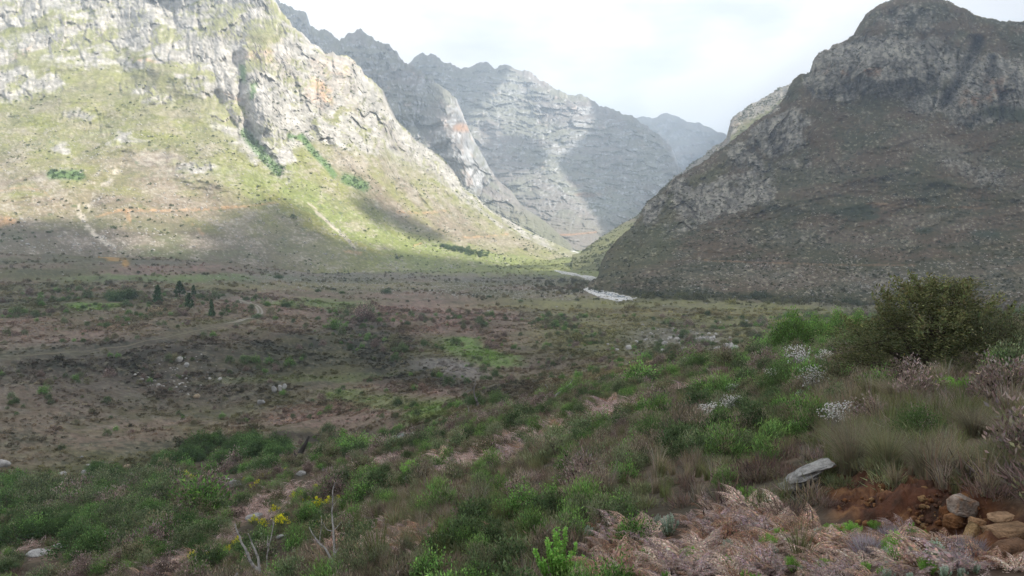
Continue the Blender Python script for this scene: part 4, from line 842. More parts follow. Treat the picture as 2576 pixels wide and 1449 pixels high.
def clear(px, py):
    """bare surroundings of rocks and other low things that the photograph leaves open"""
    k = np.maximum.reduce([ell(px,py,2022,1230,60,26,0,.3), ell(px,py,2440,1330,130,60,10,.3), ell(px,py,545,1228,100,46,-15,.3), ell(px,py,430,1292,34,14), ell(px,py,1405,1500,70,90,0,.3), ell(px,py,1530,1480,80,80,0,.3)*.8])
    for x, y, w, h in ((757,1212,26,22),(640,1325,40,24),(158,1192,22,12),(214,1192,20,12),(320,1182,14,12),(6,1190,34,20),(60,1215,14,10),(98,1214,14,10),(100,1412,56,26),(150,1390,34,18),(708,1366,26,16),(1018,1216,16,12),(735,1154,12,8),(2108,1100,30,16),(1785,1078,28,12),(1945,960,22,10),(2012,945,20,14)): k = np.maximum(k, ell(px,py,x,y+h*.4,w*1.2,h*1.6,0,.3))
    return k
def brake(px, py): return sstep(1440, 1500, px)*sstep(1280, 1330, py+np.clip((1900-px)*-.05, -30, 30))
# ---- instanced plants ------------------------------------------------------
FR = [frond(.62, 17, 5, c) for c in ((.25,.18,.14), (.18,.115,.08), (.30,.235,.20), (.235,.185,.17))]
FRL = [frond(.62, 11, 2, c) for c in ((.33,.24,.215), (.27,.19,.155), (.38,.30,.275))]
me_frond = [M('frond', f, M_LEAF) for f in FR]
S_FERN = source('bracken', [M('bracken', fern_clump(FR[k:]+FR[:k], 7), M_LEAF) for k in range(4)])
S_FERNL = source('far_bracken', [M('far_bracken', fern_clump(FRL[k:]+FRL[:k], 6), M_LEAF) for k in range(3)])
HC = [(.075,.082,.042), (.105,.11,.06), (.095,.078,.055), (.085,.062,.05), (.135,.105,.09)]
S_HEATH = source('heath', [M('heath', heath(.46, .42, 330, c, wd=.009, lean=.9), M_LEAF) for c in HC])
GC = [(.125,.105,.07), (.09,.09,.045), (.145,.12,.09), (.08,.088,.04)]
S_GRASS = source('grass_tuft', [M('grass_tuft', tuft(.55, 85, .09, c, .0058), M_LEAF) for c in GC])
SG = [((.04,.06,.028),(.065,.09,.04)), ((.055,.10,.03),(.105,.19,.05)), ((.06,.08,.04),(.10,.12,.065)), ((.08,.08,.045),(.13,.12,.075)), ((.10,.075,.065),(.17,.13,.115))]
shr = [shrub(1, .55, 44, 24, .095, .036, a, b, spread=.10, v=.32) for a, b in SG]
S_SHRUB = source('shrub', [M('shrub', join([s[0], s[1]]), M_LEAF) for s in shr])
ndl = [shrub(1, .48, 44, 26, .12, .018, a, b, spread=.10, up=1.1, v=.3) for a, b in (((.055,.095,.03),(.11,.18,.05)), ((.085,.10,.055),(.13,.14,.08)), ((.11,.095,.07),(.17,.14,.10)))]
S_NEEDLE = source('fine_shrub', [M('fine_shrub', join([s[0], s[1]]), M_LEAF) for s in ndl])
lob = [shrub(1, .75, 16, 10, .30, .16, (1,1,1), (1.35,1.35,1.3), spread=.16, nst=1, v=.3) for k in range(4)]
S_SCRUB = source('far_scrub', [M('far_scrub', s[0], M_LEAFT) for s in lob])
def ti(P, px, py, gain=1.0): return np.clip(ground_colour(px, py, P)*gain, .015, .6)

# far scrub on terraces and valley floor, tinted as the heath it grows in
def d_mid(px, py, P):
    D = P[:, 1]; n = zn(P, 30, 311)*.9+zn(P, 7, 314)*.9; road = sstep(5, 12, dline(px, py, ROADP))
    return (1-near(px, py))*(D < 620)*(D > 60)*np.clip(.45+n*1.7, .02, 2.6)*.9*np.interp(D, [100, 250, 400, 620], [1.6, .9, .45, .2])*road*(1-z_bare(px, py))*sstep(-4,-10,py-1092+0*px-np.where((px>690)&(px<1040),0,400))**0
Q, qx, qy = sampler(GP, gpx, gpy, gnx, gny, d_mid, 90000)
s = RNG.lognormal(-.05, .55, len(Q))*np.interp(Q[:, 1], [100, 250, 600], [.26, .36, .66])
scatter('heath_cover', 'low brown and olive heath covering the valley terraces', S_SCRUB, 4, Q, s, ti(Q, qx, qy, 1.75)*RNG.uniform(.6, 1.35, (len(Q), 1)), zs=RNG.uniform(.5, .9, len(Q)))
def d_far(px, py, P):
    D = P[:, 1]; n = zn(P, 60, 312); riv = np.maximum(ell(px,py,1440,728,110,20,6)*.5, ell(px,py,1850,754,360,10,2))
    return (D > 560)*(D < 2600)*(np.clip(.2+n*1.2, .02, 1.4)*.016+riv*.012)*(py < 800)*(dline(px,py,[(1395,682),(1500,702),(1506,712),(1470,728),(1500,742),(1590,750)]) > 7)
Q, qx, qy = sampler(GP, gpx, gpy, gnx, gny, d_far, 26000)
riv = np.maximum(ell(qx,qy,1440,728,110,20,6)*.5, ell(qx,qy,1850,754,360,10,2)); tt_ = ti(Q, qx, qy, 1.4); tt_ = mix(tt_, (.085,.10,.055), np.clip(riv*.6+sstep(.1,.5,zn(Q, 40, 313)), 0, 1))
scatter('valley_scrub', 'scattered dark scrub on the far valley floor', S_SCRUB, 4, Q, RNG.lognormal(0, .4, len(Q))*(1.3+1.5*riv), tt_)

def d_terr(px, py, P):
    D = P[:, 1]; n = zn(P, 40, 315)*1.2+zn(P, 11, 316)*1.1
    return (1-near(px, py))*(D < 560)*(D > 110)*np.clip(n-.05, 0, 1.6)*.055*sstep(5, 12, dline(px, py, ROADP))*(1-z_bare(px, py))
Q, qx, qy = sampler(GP, gpx, gpy, gnx, gny, d_terr, 18000)
scatter('terrace_shrubs', 'dark green and olive shrubs gathered in loose patches on the terraces', S_SHRUB, 5, Q, RNG.lognormal(.1, .4, len(Q))*np.interp(Q[:, 1], [120, 500], [1.0, 1.9]))
# near slope cover
def d_heath(px, py, P):
    D = P[:, 1]; a, b = z_bracken(px, py, P); n = zn(P, 4, 321)
    return near(px, py)*np.interp(D, [5, 30, 80, 200], [3.0, 2.2, .9, .25])*np.clip(1-np.maximum(a*1.1, b*.75), .04, 1)*(1-.86*brake(px, py))*(1-clear(px, py))*(1-.75*z_gully(px, py, P))*(1-.93*z_bank(px, py))*(1-z_bare(px, py))*(1-.6*z_grass(px, py, P))*np.clip(.85+n, .2, 1.6)*(D < 210)
Q, qx, qy = sampler(GP, gpx, gpy, gnx, gny, d_heath, 46000)
H_Q = Q; H_S = RNG.lognormal(0, .28, len(Q))*np.interp(Q[:, 1], [5, 30, 120], [.75, 1.0, 1.9])
def d_grass(px, py, P):
    D = P[:, 1]; a, b = z_bracken(px, py, P); g = z_grass(px, py, P)
    return near(px, py)*(D < 90)*np.interp(D, [5, 30, 90], [3.2, 2.0, .6])*(.16+g*2.2)*(1-.9*b)*(1-.8*a)*(1-.9*brake(px, py))*(1-clear(px, py))*(1-.9*z_bank(px, py))*(1-z_bare(px, py))
G_Q, gx_, gy_ = sampler(GP, gpx, gpy, gnx, gny, d_grass, 15000); G_S = RNG.lognormal(0, .25, len(G_Q))*np.interp(G_Q[:, 1], [5, 20, 90], [.75, 1.1, 1.6])
def d_fern(px, py, P):
    D = P[:, 1]; a, b = z_bracken(px, py, P)
    return near(px, py)*(D < 120)*(a*np.interp(D, [8, 40, 100], [6.0, 5.0, 2.2])+b*8.0)*(1-z_bank(px, py)*.97)*(1-clear(px, py)*.9)
F_Q, fx_, fy_ = sampler(GP, gpx, gpy, gnx, gny, d_fern, 22000); F_S = RNG.lognormal(0, .3, len(F_Q))*np.interp(F_Q[:, 1], [5, 20, 90], [.5, .9, 1.5])
def d_shrub(px, py, P):
    D = P[:, 1]; a, b = z_bracken(px, py, P); n = zn(P, 7, 331); gl = z_gully(px, py, P)
    return near(px, py)*np.interp(D, [5, 20, 60, 200], [1.0, .8, .36, .09])*np.clip(.5+n*2.2, .05, 1.9)*(1-np.maximum(a*.92, b*.75))*(1-.88*brake(px, py))*(1-clear(px, py))*(1-.95*z_bank(px, py))*(1-z_bare(px, py))*(1-.5*z_grass(px, py, P))*(1+gl*.6)*(D > 7)
S_Q, sx_, sy_ = sampler(GP, gpx, gpy, gnx, gny, d_shrub, 9000)
gl = z_gully(sx_, sy_, S_Q); S_S = RNG.lognormal(0, .3, len(S_Q))*np.interp(S_Q[:, 1], [5, 20, 60, 150], [.45, .65, 1.0, 1.5])*(1+gl*.5)
D_N = lambda px, py, P: d_shrub(px, py, P)*.9*np.clip(1.2-zn(P, 7, 331)*2, .2, 2)
N_Q, nx_, ny_ = sampler(GP, gpx, gpy, gnx, gny, D_N, 7000); N_S = RNG.lognormal(0, .3, len(N_Q))*np.interp(N_Q[:, 1], [5, 20, 60, 150], [.5, .7, .95, 1.3])

MARKS = [('the tall thin dead tree',830,1330),('the forked dead tree',640,1400),('the white rounded boulder',757,1207),('the stony patch',540,1215),('the orange footed boulder',214,1187),('the lower left grey slab',100,1402),('the burnt stump',760,1130),('the stream pool',1000,1110),('the burnt snag',1196,1000),('the fallen bleached branch',1415,980),
         ('the pink bracken patch',1400,1090),('the vivid green slope bush',1035,1190),('the bright leafy sapling',1405,1400),('the large feathery dead fern',1530,1390),('the pale sage plant',1682,1330),('the vivid green feathery plant',1878,1250),('the pale rock slab',2020,1180),('the sandstone block',2420,1262),('the red bank',2250,1290),
         ('the silvery upright plant',2352,1400),('the ochre ledges',2540,1350),('the nearest white flowers',2108,1050),('the dark round bush',1960,965),('the green skyline bushes',2060,850),('the big olive bush',2345,830),('the yellow green plant',2300,920),('the low dark shoulder bush',1765,925),('the soft white flowers',1790,1050),('the lavender grey bush',2180,1370),('the straw tussocks',1090,1310),
         ('the left frame edge',0,1290),('the right frame edge',2576,1090),('the bottom left corner',150,1449),('the bottom edge centre',1150,1449),('the bracken at the bottom edge',1850,1449)]
def split(Q, S, n, clear=True):
    """the n that show largest become things, the rest stay cover"""
    qx, qy = w2pix(Q); key = np.where((qx > -20) & (qx < 2600) & (qy < 1500) & (qy > 600), S/Q[:, 1], 0); o = np.argsort(-key); return o[:n], o[n:]
def zone(x, y):
    t, mx_, my_ = min(MARKS, key=lambda m: math.hypot(m[1]-x, m[2]-y)); dx, dy = x-mx_, y-my_
    if math.hypot(dx, dy) < 28: return 'right beside '+t
    if abs(dx) > abs(dy): return ('just right of ' if dx > 0 else 'just left of ')+t if abs(dx) < 110 else ('well right of ' if dx > 0 else 'well left of ')+t
    return ('below ' if dy > 0 else 'above ')+t
def things(name, cat, group, desc, idx, Q, S, meshes, parts=None, tilt=.1, descs=None):
    """one object (or an Empty with its parts) per individual, sharing meshes"""
    pk = pick(Q, len(meshes)); lo_, hi_ = np.quantile(S[idx], [.33, .67])
    for i in idx:
        x, y = w2pix(Q[i]); k = int(pk[i]); z = zone(float(x), float(y)); d = descs[k] if descs else desc
        loc = tuple(Q[i]); rot = (RNG.normal()*tilt, RNG.normal()*tilt, RNG.uniform(0, 6.28)); sc = float(S[i])
        if parts:
            o = obj(name, None, None, loc, rot, sc); o.empty_display_size = .2
            for pn, ms in parts: obj(pn, ms[k], o)
        else: o = obj(name, meshes[k], None, loc, rot, sc)
        tag(o, ('small ' if S[i] < lo_ else 'large ' if S[i] > hi_ else '')+d+' '+z, cat, group)
def rest(Q, S, keep, name, label, src, n): scatter(name, label, src, n, Q[keep], S[keep], None)

ih, rh = split(H_Q, H_S, 230)
things('heath_bush', 'heath', 'heath bushes', 'wiry heath bush', ih, H_Q, H_S, [o.data for o in S_HEATH.objects], descs=['olive wiry heath bush', 'pale olive wiry heath bush', 'brown wiry heath bush', 'dark brown wiry heath bush', 'pinkish wiry heath bush'])
rest(H_Q, H_S, rh, 'heath_undergrowth', 'wiry brown and olive heath undergrowth over the near slope', S_HEATH, 5)
ig, rg_ = split(G_Q, G_S, 230)
things('grass_tussock', 'grass', 'grass tussocks', '', ig, G_Q, G_S, [o.data for o in S_GRASS.objects], descs=['straw coloured grass tussock', 'olive grass tussock', 'pale dry grass tussock', 'green grass tussock'])
rest(G_Q, G_S, rg_, 'dry_grass', 'dry straw and olive grass over the near slope', S_GRASS, 4)
i1, r1 = split(F_Q, F_S, 280)
FD = ['pinkish brown', 'rusty brown', 'pale faded', 'mauve brown']
for q, i in enumerate(i1):
    x, y = w2pix(F_Q[i]); z = zone(float(x), float(y)); loc = tuple(F_Q[i]); k = int(RNG.integers(4)); sc = float(F_S[i])
    if q < 110:
        o = obj('bracken_fern', None, None, loc, (RNG.normal()*.1, RNG.normal()*.1, RNG.uniform(0, 6.28)), sc); o.empty_display_size = .2
        nf = 6
        for f in range(nf):
            obj('frond', me_frond[k], o, (0, 0, 0), (RNG.uniform(-.1, .45), RNG.normal()*.1, 6.283*f/nf+RNG.normal()*.25), RNG.uniform(.7, 1.15))
    else: o = obj('bracken_fern', S_FERN.objects[k].data, None, loc, (0, 0, RNG.uniform(0, 6.28)), sc)
    tag(o, FD[k]+' dead bracken fern '+z, 'fern', 'bracken ferns')
fk = F_Q[r1][:, 1] < 26
rest(F_Q[r1], F_S[r1], fk, 'bracken_cover', 'dying pinkish bracken covering the lower right slope', S_FERN, 4)
rest(F_Q[r1], F_S[r1], ~fk, 'pink_bracken_patches', 'pinkish patches of dead bracken across the slope', S_FERNL, 3)
SD = ['dark green leafy shrub', 'fresh green leafy shrub', 'olive green leafy shrub', 'brownish olive shrub', 'mauve brown shrub']
me_fol = [M('foliage', s[0], M_LEAF) for s in shr]; me_st = [M('stems', s[1], M_BARK) for s in shr]
isx, rs = split(S_Q, S_S, 280)
things('shrub', 'shrub', 'leafy shrubs', '', isx, S_Q, S_S, me_fol, [('foliage', me_fol), ('stem', me_st)], descs=SD)
rest(S_Q, S_S, rs, 'shrub_thicket', 'thicket of small green shrubs farther down the slope', S_SHRUB, 5)
nfol = [M('foliage', s[0], M_LEAF) for s in ndl]; nst_ = [M('stems', s[1], M_BARK) for s in ndl]
inx, rn = split(N_Q, N_S, 240)
things('fine_leaved_bush', 'bush', 'fine leaved bushes', '', inx, N_Q, N_S, nfol, [('foliage', nfol), ('stem', nst_)], descs=['feathery green fine leaved bush', 'feathery grey green bush', 'feathery tan bush'])
rest(N_Q, N_S, rn, 'fine_leaved_undergrowth', 'feathery fine leaved undergrowth farther down the slope', S_NEEDLE, 3)

# ---- boulders and scrub on the mountains and flats
S_ROCK = source('rock', [M('rock', boulder(2, k, .65, (.42,.40,.37)), M_STONE) for k in range(5)])
def stones(name, label, surf, dens, cap, smin, smax, tint=None):
    if surf is None: Q, qx, qy = sampler(GP, gpx, gpy, gnx, gny, dens, cap)
    else: Q, qx, qy = sampler(surf['P'], surf['px'], surf['py'], surf['nx'], surf['ny'], dens, cap)
    s = smin*(smax/smin)**(RNG.random(len(Q))**2.4); return Q, s
Q, s = stones('', '', ML, lambda px, py, P: .010*np.clip(.35+zn(P, 90, 341)*1.6, .04, 1.4)*sstep(150, 380, py)*(P[:, 1] < 2600)*(1+3*sstep(12,5,dline(px,py,[(295,432),(262,470),(240,498),(222,520),(208,545),(222,572),(250,598),(285,622)]))+3*sstep(8,3,dline(px,py,[(775,512),(808,540),(835,565),(862,590),(895,622)]))), 24000, .7, 3.2)
scatter('scree_boulders', 'pale boulders strewn over the grassy slopes of the left mountain', S_ROCK, 5, Q, s)
Q, s = stones('', '', MF, lambda px, py, P: .03*np.clip(.25+zn(P, 60, 342)*1.9+zn(P, 20, 352)*.8+ell(px,py,2250,705,460,36,2)*1.0, .01, 2.4), 26000, .5, 2.4)
scatter('talus_stones', 'grey stones and talus on the right mountain', S_ROCK, 5, Q, s*.62)
def bushes(surf, dens, cap, s0, tint, name, label):
    Q, qx, qy = sampler(surf['P'], surf['px'], surf['py'], surf['nx'], surf['ny'], dens, cap); t = np.tile(np.asarray(tint, float), (len(Q), 1))*RNG.uniform(.6, 1.4, (len(Q), 1))
    scatter(name, label, S_SCRUB, 4, Q, RNG.lognormal(0, .4, len(Q))*s0, t)
bushes(MF, lambda px, py, P: .02*np.clip(.5+zn(P, 50, 343)*1.5+ell(px,py,1850,755,420,16,2)*1.2+ell(px,py,1630,720,110,30)*1.0, .03, 3), 32000, 1.0, (.08,.082,.05), 'mountain_scrub', 'dark low scrub speckling the right mountain')
bushes(ML, lambda px, py, P: .004*np.clip(.2+zn(P, 110, 344)*1.8, .02, 1.6)*sstep(60, 300, py), 15000, 1.7, (.085,.115,.045), 'hillside_scrub', 'green bushes dotting the left mountain')
def b_ravine(px, py, P):
    m = 0
    for pts, w in (([(615,335),(640,365),(665,395),(700,430)],13), ([(760,345),(790,385),(825,420)],8), ([(870,450),(915,468)],14), ([(130,440),(200,440)],12), ([(1110,622),(1225,640)],6)): m = np.maximum(m, sstep(w*1.2, w*.5, dline(px, py, pts)))
    return .02*m
bushes(ML, b_ravine, 4000, 2.4, (.13,.20,.08), 'ravine_bushes', 'green bushes filling the ravines of the left mountain')

Q, s = stones('', '', ME_, lambda px, py, P: .012*np.clip(.4+zn(P, 50, 345)*1.4, .05, 1.5), 5000, .6, 2.6)
scatter('flank_boulders', 'pale boulders on the sunlit flank behind the right mountain', S_ROCK, 5, Q, s*.8)
bushes(ME_, lambda px, py, P: .02*np.clip(.4+zn(P, 60, 346)*1.6, .03, 1.6), 9000, 1.8, (.11,.125,.055), 'flank_scrub', 'olive scrub on the sunlit flank behind the right mountain')
# ------------------------------------------------------------------ riverbed, stream, dirt road
def ribbon(name, left, right, mat, label, lift, n=60, col=(.5,.5,.5), across=7, vary=.25, kind='structure'):
    """a sheet laid between two banks, following the ground"""
    def rs(p):
        p = np.array(p, float); d = np.r_[0, np.cumsum(np.hypot(*np.diff(p, axis=0).T))]; t = np.linspace(0, d[-1], n); return np.stack([np.interp(t, d, p[:, 0]), np.interp(t, d, p[:, 1])], 1)
    a, b = rs(left), rs(right); t = np.linspace(0, 1, across)[None, :, None]; g = a[:, None]*(1-t)+b[:, None]*t
    P = gp(g[..., 0].ravel(), g[..., 1].ravel()); P[:, 2] += lift
    c = np.tile(np.asarray(col, float), (len(P), 1)); k = fbm(P, 6, 4, .6, seed=401); c = c*(1+k[:, None]*vary)
    return tag(obj(name, mesh_np(name, P, gridfaces(n, across), mat, np.clip(c, .02, .85), smooth=True)), label, None, None, kind)
M_BED = mat_ground('river_cobbles', 1.2, .35, .9); M_ROAD = mat_ground('dirt_road', .5, .2, .4)
M_WATER = bpy.data.materials.new('river_water'); M_WATER.use_nodes = True; _b = M_WATER.node_tree.nodes['Principled BSDF']; _b.inputs['Base Color'].default_value = (.10, .13, .14, 1); _b.inputs['Roughness'].default_value = .12; _b.inputs['IOR'].default_value = 1.33
_n = N(M_WATER.node_tree, 'ShaderNodeTexNoise'); _n.inputs['Scale'].default_value = 1.2; _bp = N(M_WATER.node_tree, 'ShaderNodeBump'); _bp.inputs['Strength'].default_value = .25; _bp.inputs['Distance'].default_value = .15
_g2 = N(M_WATER.node_tree, 'ShaderNodeNewGeometry'); M_WATER.node_tree.links.new(_g2.outputs['Position'], _n.inputs[0]); M_WATER.node_tree.links.new(_n.outputs[0], _bp.inputs['Height']); M_WATER.node_tree.links.new(_bp.outputs[0], _b.inputs['Normal'])
K = lambda pts: [(1258+.2442*x, 629+.2442*y) for x, y in pts]
ribbon('riverbed', K([(560,222),(620,240),(700,254),(870,288),(960,305),(1000,322),(1012,345)]), K([(560,208),(640,224),(740,236),(900,264),(1060,295),(1040,310),(1022,345)]), M_BED, 'white boulder bed of the river entering from the gorge', .25, 70, (.62,.60,.57))
ribbon('riverbed', K([(1000,345),(960,378),(850,398),(900,440),(970,468),(1060,496),(1210,532)]), K([(1022,345),(1002,370),(1000,405),(1060,428),(1150,436),(1230,464),(1390,494)]), M_BED, 'white cobble bar where the river widens at the foot of the right mountain', .25, 70, (.62,.60,.57))
ribbon('river', K([(985,362),(950,382),(900,400),(945,430),(1010,450),(1100,472),(1300,500)]), K([(1004,362),(990,385),(975,405),(1010,424),(1090,440),(1180,458),(1360,494)]), M_WATER, 'shining water in the wide reach of the river', .40, 50, across=5)
ribbon('riverbed', [(1405,628),(1425,634),(1440,639)], [(1412,625),(1440,629),(1458,636)], M_BED, 'small white bend of the river far up the gorge', .3, 14, (.62,.60,.57), 4)
ribbon('stream', [(985,1120),(1000,1117),(1020,1112),(1034,1106)], [(990,1110),(1005,1106),(1022,1102),(1038,1099)], M_WATER, 'pale pool of the stream in the gully', 1.4, 20, across=5)
ribbon('streambed', [(900,1126),(950,1122),(990,1120),(1040,1110)], [(905,1115),(955,1108),(995,1104),(1045,1096)], M_BED, 'stony bed of the small stream in the gully', 1.2, 40, (.42,.38,.32))
def road():
    p = np.array(ROADP, float); d = np.r_[0, np.cumsum(np.hypot(*np.diff(p, axis=0).T))]; n = 150; t = np.linspace(0, d[-1], n); c = gp(np.interp(t, d, p[:, 0]), np.interp(t, d, p[:, 1]))
    for k in range(3): c[1:-1] = (c[:-2]+c[1:-1]*2+c[2:])/4
    tg = np.gradient(c[:, :2], axis=0); tg /= np.linalg.norm(tg, axis=1, keepdims=True); nr = np.stack([-tg[:, 1], tg[:, 0]], 1); offs = np.array([-1.9,-1.4,-.85,-.35,.35,.85,1.4,1.9]); V = []; C_ = []
    px_, py_ = w2pix(c); grown = np.clip(sstep(592, 560, px_)+sstep(600, 570, px_)*(py_ < 770), 0, 1)
    for o in offs:
        q = c.copy(); q[:, :2] += nr*o*(1-.55*grown[:, None]); q[:, 2] = [gz(x, y) for x, y in q[:, :2]]; q[:, 2] += .30-.16*grown-.06*abs(abs(o)-1.1); V.append(q)
        base_c = np.array((.30,.275,.24)) if .5 < abs(o) < 1.8 else np.array((.17,.155,.10)); gcl = np.array((.12,.105,.065)); C_.append(base_c*(1-grown[:, None]*.8)+gcl*grown[:, None]*.8)
    V = np.stack(V, 1); C_ = np.stack(C_, 1)*(1+fbm(V.reshape(-1, 3), 5, 3, seed=402).reshape(n, 8, 1)*.2)
    tag(obj('dirt_road', mesh_np('dirt_road', V.reshape(-1, 3), gridfaces(n, 8), M_ROAD, C_.reshape(-1, 3), smooth=True)), 'pale dirt road looping round the terrace and fading into a grassy track', None, None, 'structure')
road()

# ------------------------------------------------------------------ single plants and rocks one can point at
def at(px, py, dz=0.0):
    p = gp(px, py)[0]; p[2] += dz; return p
def mpp(p): return p[1]/F          # metres for one unit of the picture at that distance
def plant(name, label, cat, px, py, hpx, arrs, group=None, wid=1.0, rot=None):
    p = at(px, py); s = hpx*mpp(p); o = obj(name, None, None, tuple(p), (0, 0, RNG.uniform(0, 6.28) if rot is None else rot), (s*wid, s*wid, s)); o.empty_display_size = .3
    for pn, a, m in arrs:
        ch = obj(pn, a if isinstance(a, bpy.types.Mesh) else M(pn, a, m), o)
        if pn in ('flowers', 'flower_head'): ch['kind'] = 'stuff'      # too many and too small to pick apart
    return tag(o, label, cat, group)

# the big olive bush
fo = []; st_b = []
for cx_, cy_, cz_, r_, n_ in ((0,0,.30,.40,150),(-.42,.1,.16,.32,90),(.40,-.05,.18,.34,95),(.10,.1,.62,.26,80),(-.16,0,.56,.22,60),(.30,.1,.48,.22,60),(-.02,-.3,.10,.34,80),(.62,.05,.05,.24,50),(-.60,0,.02,.22,45),(.20,0,.80,.13,22),(-.30,.05,.42,.18,34)):
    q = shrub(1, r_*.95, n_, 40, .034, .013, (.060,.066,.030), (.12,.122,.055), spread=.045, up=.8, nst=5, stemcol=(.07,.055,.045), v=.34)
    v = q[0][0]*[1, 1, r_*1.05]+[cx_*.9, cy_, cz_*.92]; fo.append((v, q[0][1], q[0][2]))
    e = np.array([cx_*.9, cy_, cz_*.92+r_*.3])
    for k in range(5): t = e+RNG.normal(size=3)*r_*.5; st_b.append(tube_arr([[RNG.normal()*.05, RNG.normal()*.05, -.03], e*.5+RNG.normal(size=3)*.04, e, t], [.016, .011, .007, .003], (.08,.065,.05), 4))
for k in range(46):      # loose leader shoots break the outline
    a = RNG.uniform(0, 6.28); rr_ = RNG.uniform(.1, .6); b0 = np.array([math.cos(a)*rr_, math.sin(a)*rr_*.7, .80-.75*rr_]); tp = b0+np.array([math.cos(a)*.08, math.sin(a)*.08, RNG.uniform(.10, .22)]); n_ = 60; t = RNG.random(n_)
    fo.append(leaf_arr(b0+(tp-b0)*t[:, None]+rnd(n_)*.012, rnd(n_)*.5+[0, 0, .8], .034, .013, jit((.10,.105,.048), n_, .3)))
b = (join(fo), join(st_b))
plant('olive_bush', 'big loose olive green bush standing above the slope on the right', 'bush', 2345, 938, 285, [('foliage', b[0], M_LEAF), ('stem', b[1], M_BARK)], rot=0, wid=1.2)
b = shrub(1, .62, 150, 40, .05, .016, (.06,.064,.036), (.085,.09,.05), spread=.08, nst=12)
plant('olive_bush', 'lower grey olive bush spilling left of the big olive bush', 'bush', 2215, 940, 130, [('foliage', b[0], M_LEAF), ('stem', b[1], M_BARK)], wid=1.0)
plant('olive_bush', 'dull olive bush right of the big olive bush at the frame edge', 'bush', 2500, 930, 150, [('foliage', M('foliage', b[0], M_LEAF), None), ('stem', b[1], M_BARK)], wid=1.1)
b = shrub(1, .55, 120, 46, .060, .022, (.045,.075,.022), (.085,.15,.035), spread=.085, nst=10)
gb_f, gb_s = M('foliage', b[0], M_LEAF), M('stem', b[1], M_BARK)
for px, py, h, w, lb in ((1995,900,95,1.0,'bright green rounded bush on the skyline, leftmost of the row by the olive bush'), (2050,880,80,1.1,'bright green bush in the middle of the skyline row'), (2105,865,72,1.1,'dark topped green bush on the skyline next to the olive bush'), (2160,855,60,1.1,'small green bush tucked against the big olive bush')):
    plant('green_bush', lb, 'bush', px, py, h, [('foliage', gb_f, None), ('stem', gb_s, None)], 'green bushes on the skyline', w)
b = shrub(1, .75, 110, 42, .06, .022, (.045,.07,.027), (.075,.11,.04), spread=.09, nst=10); db_f, db_s = M('foliage', b[0], M_LEAF), M('stem', b[1], M_BARK)
for px, py, h, w, lb in ((1960,990,75,.9,'dark round bush below the silvery flower heads'), (1765,935,42,1.3,'low dark bush out on the shoulder at the gully edge'), (1925,900,26,1.3,'small dark bush beside the bare sticks on the shoulder'), (1550,985,34,1.1,'dark green bush above the pink bracken'), (1590,998,30,1.2,'spreading dark green bush above the pink bracken'), (1450,1048,36,1.1,'dark green bush at the head of the pink bracken'),
                         (1250,1025,44,1.0,'bluish green bush beside the burnt snag'), (1200,1028,38,.8,'dark bush at the foot of the burnt snag'), (1380,1010,22,1.1,'small grey green bush left of the fallen branch'), (2310,1120,100,.9,'olive green bush among pale tussocks above the red bank'), (1640,1115,70,1.1,'dark green bush right of the pink bracken patch'), (1740,1010,40,1.1,'dark bush on the slope below the shoulder'),
                         (1210,1215,30,1.2,'dark olive bush between the bracken patches'), (1030,1230,46,1.0,'dark bush beside a half hidden white rock'), (1245,1300,60,1.1,'broad dark green bush above the leafy sapling')):
    plant('dark_bush', lb, 'bush', px, py, h, [('foliage', db_f, None), ('stem', db_s, None)], 'dark bushes on the near slope', w)

# bright leafy sapling at the bottom: upright shoots thick with leaves
def shoots(n=26, h=1.0, r=.42, per=120, ll=.055, lw=.03, col=(.07,.14,.028), tip=(.15,.27,.065)):
    lv = []; st = []
    for k in range(n):
        a = RNG.uniform(0, 6.28); q = math.sqrt(RNG.uniform(0, 1))*r; hh = h*(1-.45*(q/r)**2)*RNG.uniform(.8, 1.0); top = np.array([math.cos(a)*q, math.sin(a)*q, hh]); b0 = top*[.25, .25, 0]; mid = top*[.8, .8, .5]
        st.append(tube_arr([b0, mid, top], [.009, .006, .002], (.12,.13,.06), 4)); t = np.sort(RNG.uniform(.2, 1, per)); pos = (b0*(1-t)[:, None]**2+2*mid*(t*(1-t))[:, None]+top*t[:, None]**2); d = rnd(per)*.5+np.array([0, 0, .55]); d[:, :2] += rnd(per)[:, :2]*.5
        w = (t**2.5)[:, None]; c = jit(col, per, .18)*(1-w)+jit(tip, per, .15)*w; lv.append(leaf_arr(pos, d, RNG.uniform(.7, 1.2, per)*ll, RNG.uniform(.8, 1.2, per)*lw, c))
    return join(lv), join(st)
s1 = shoots(); f1, g1 = M('foliage', s1[0], M_LEAF), M('stem', s1[1], M_BARK)
plant('leafy_sapling', 'bright green leafy sapling at the bottom edge of the view', 'shrub', 1405, 1478, 172, [('foliage', f1, None), ('stem', g1, None)], wid=.95)
plant('leafy_sapling', 'small green leafy shoot at the right foot of the bright sapling', 'shrub', 1478, 1470, 62, [('foliage', f1, None), ('stem', g1, None)], wid=1.0)
for px, py, h, lb in ((1135,1462,34,'short bright shoot on the bottom edge'), (1330,1470,50,'short leafy shoot left of the bright sapling')): plant('leafy_sapling', lb, 'shrub', px, py, h, [('foliage', f1, None), ('stem', g1, None)])
s2 = shoots(34, 1.0, .62, 90, .12, .012, (.08,.16,.03), (.14,.26,.055)); f2, g2 = M('foliage', s2[0], M_LEAF), M('stem', s2[1], M_BARK)
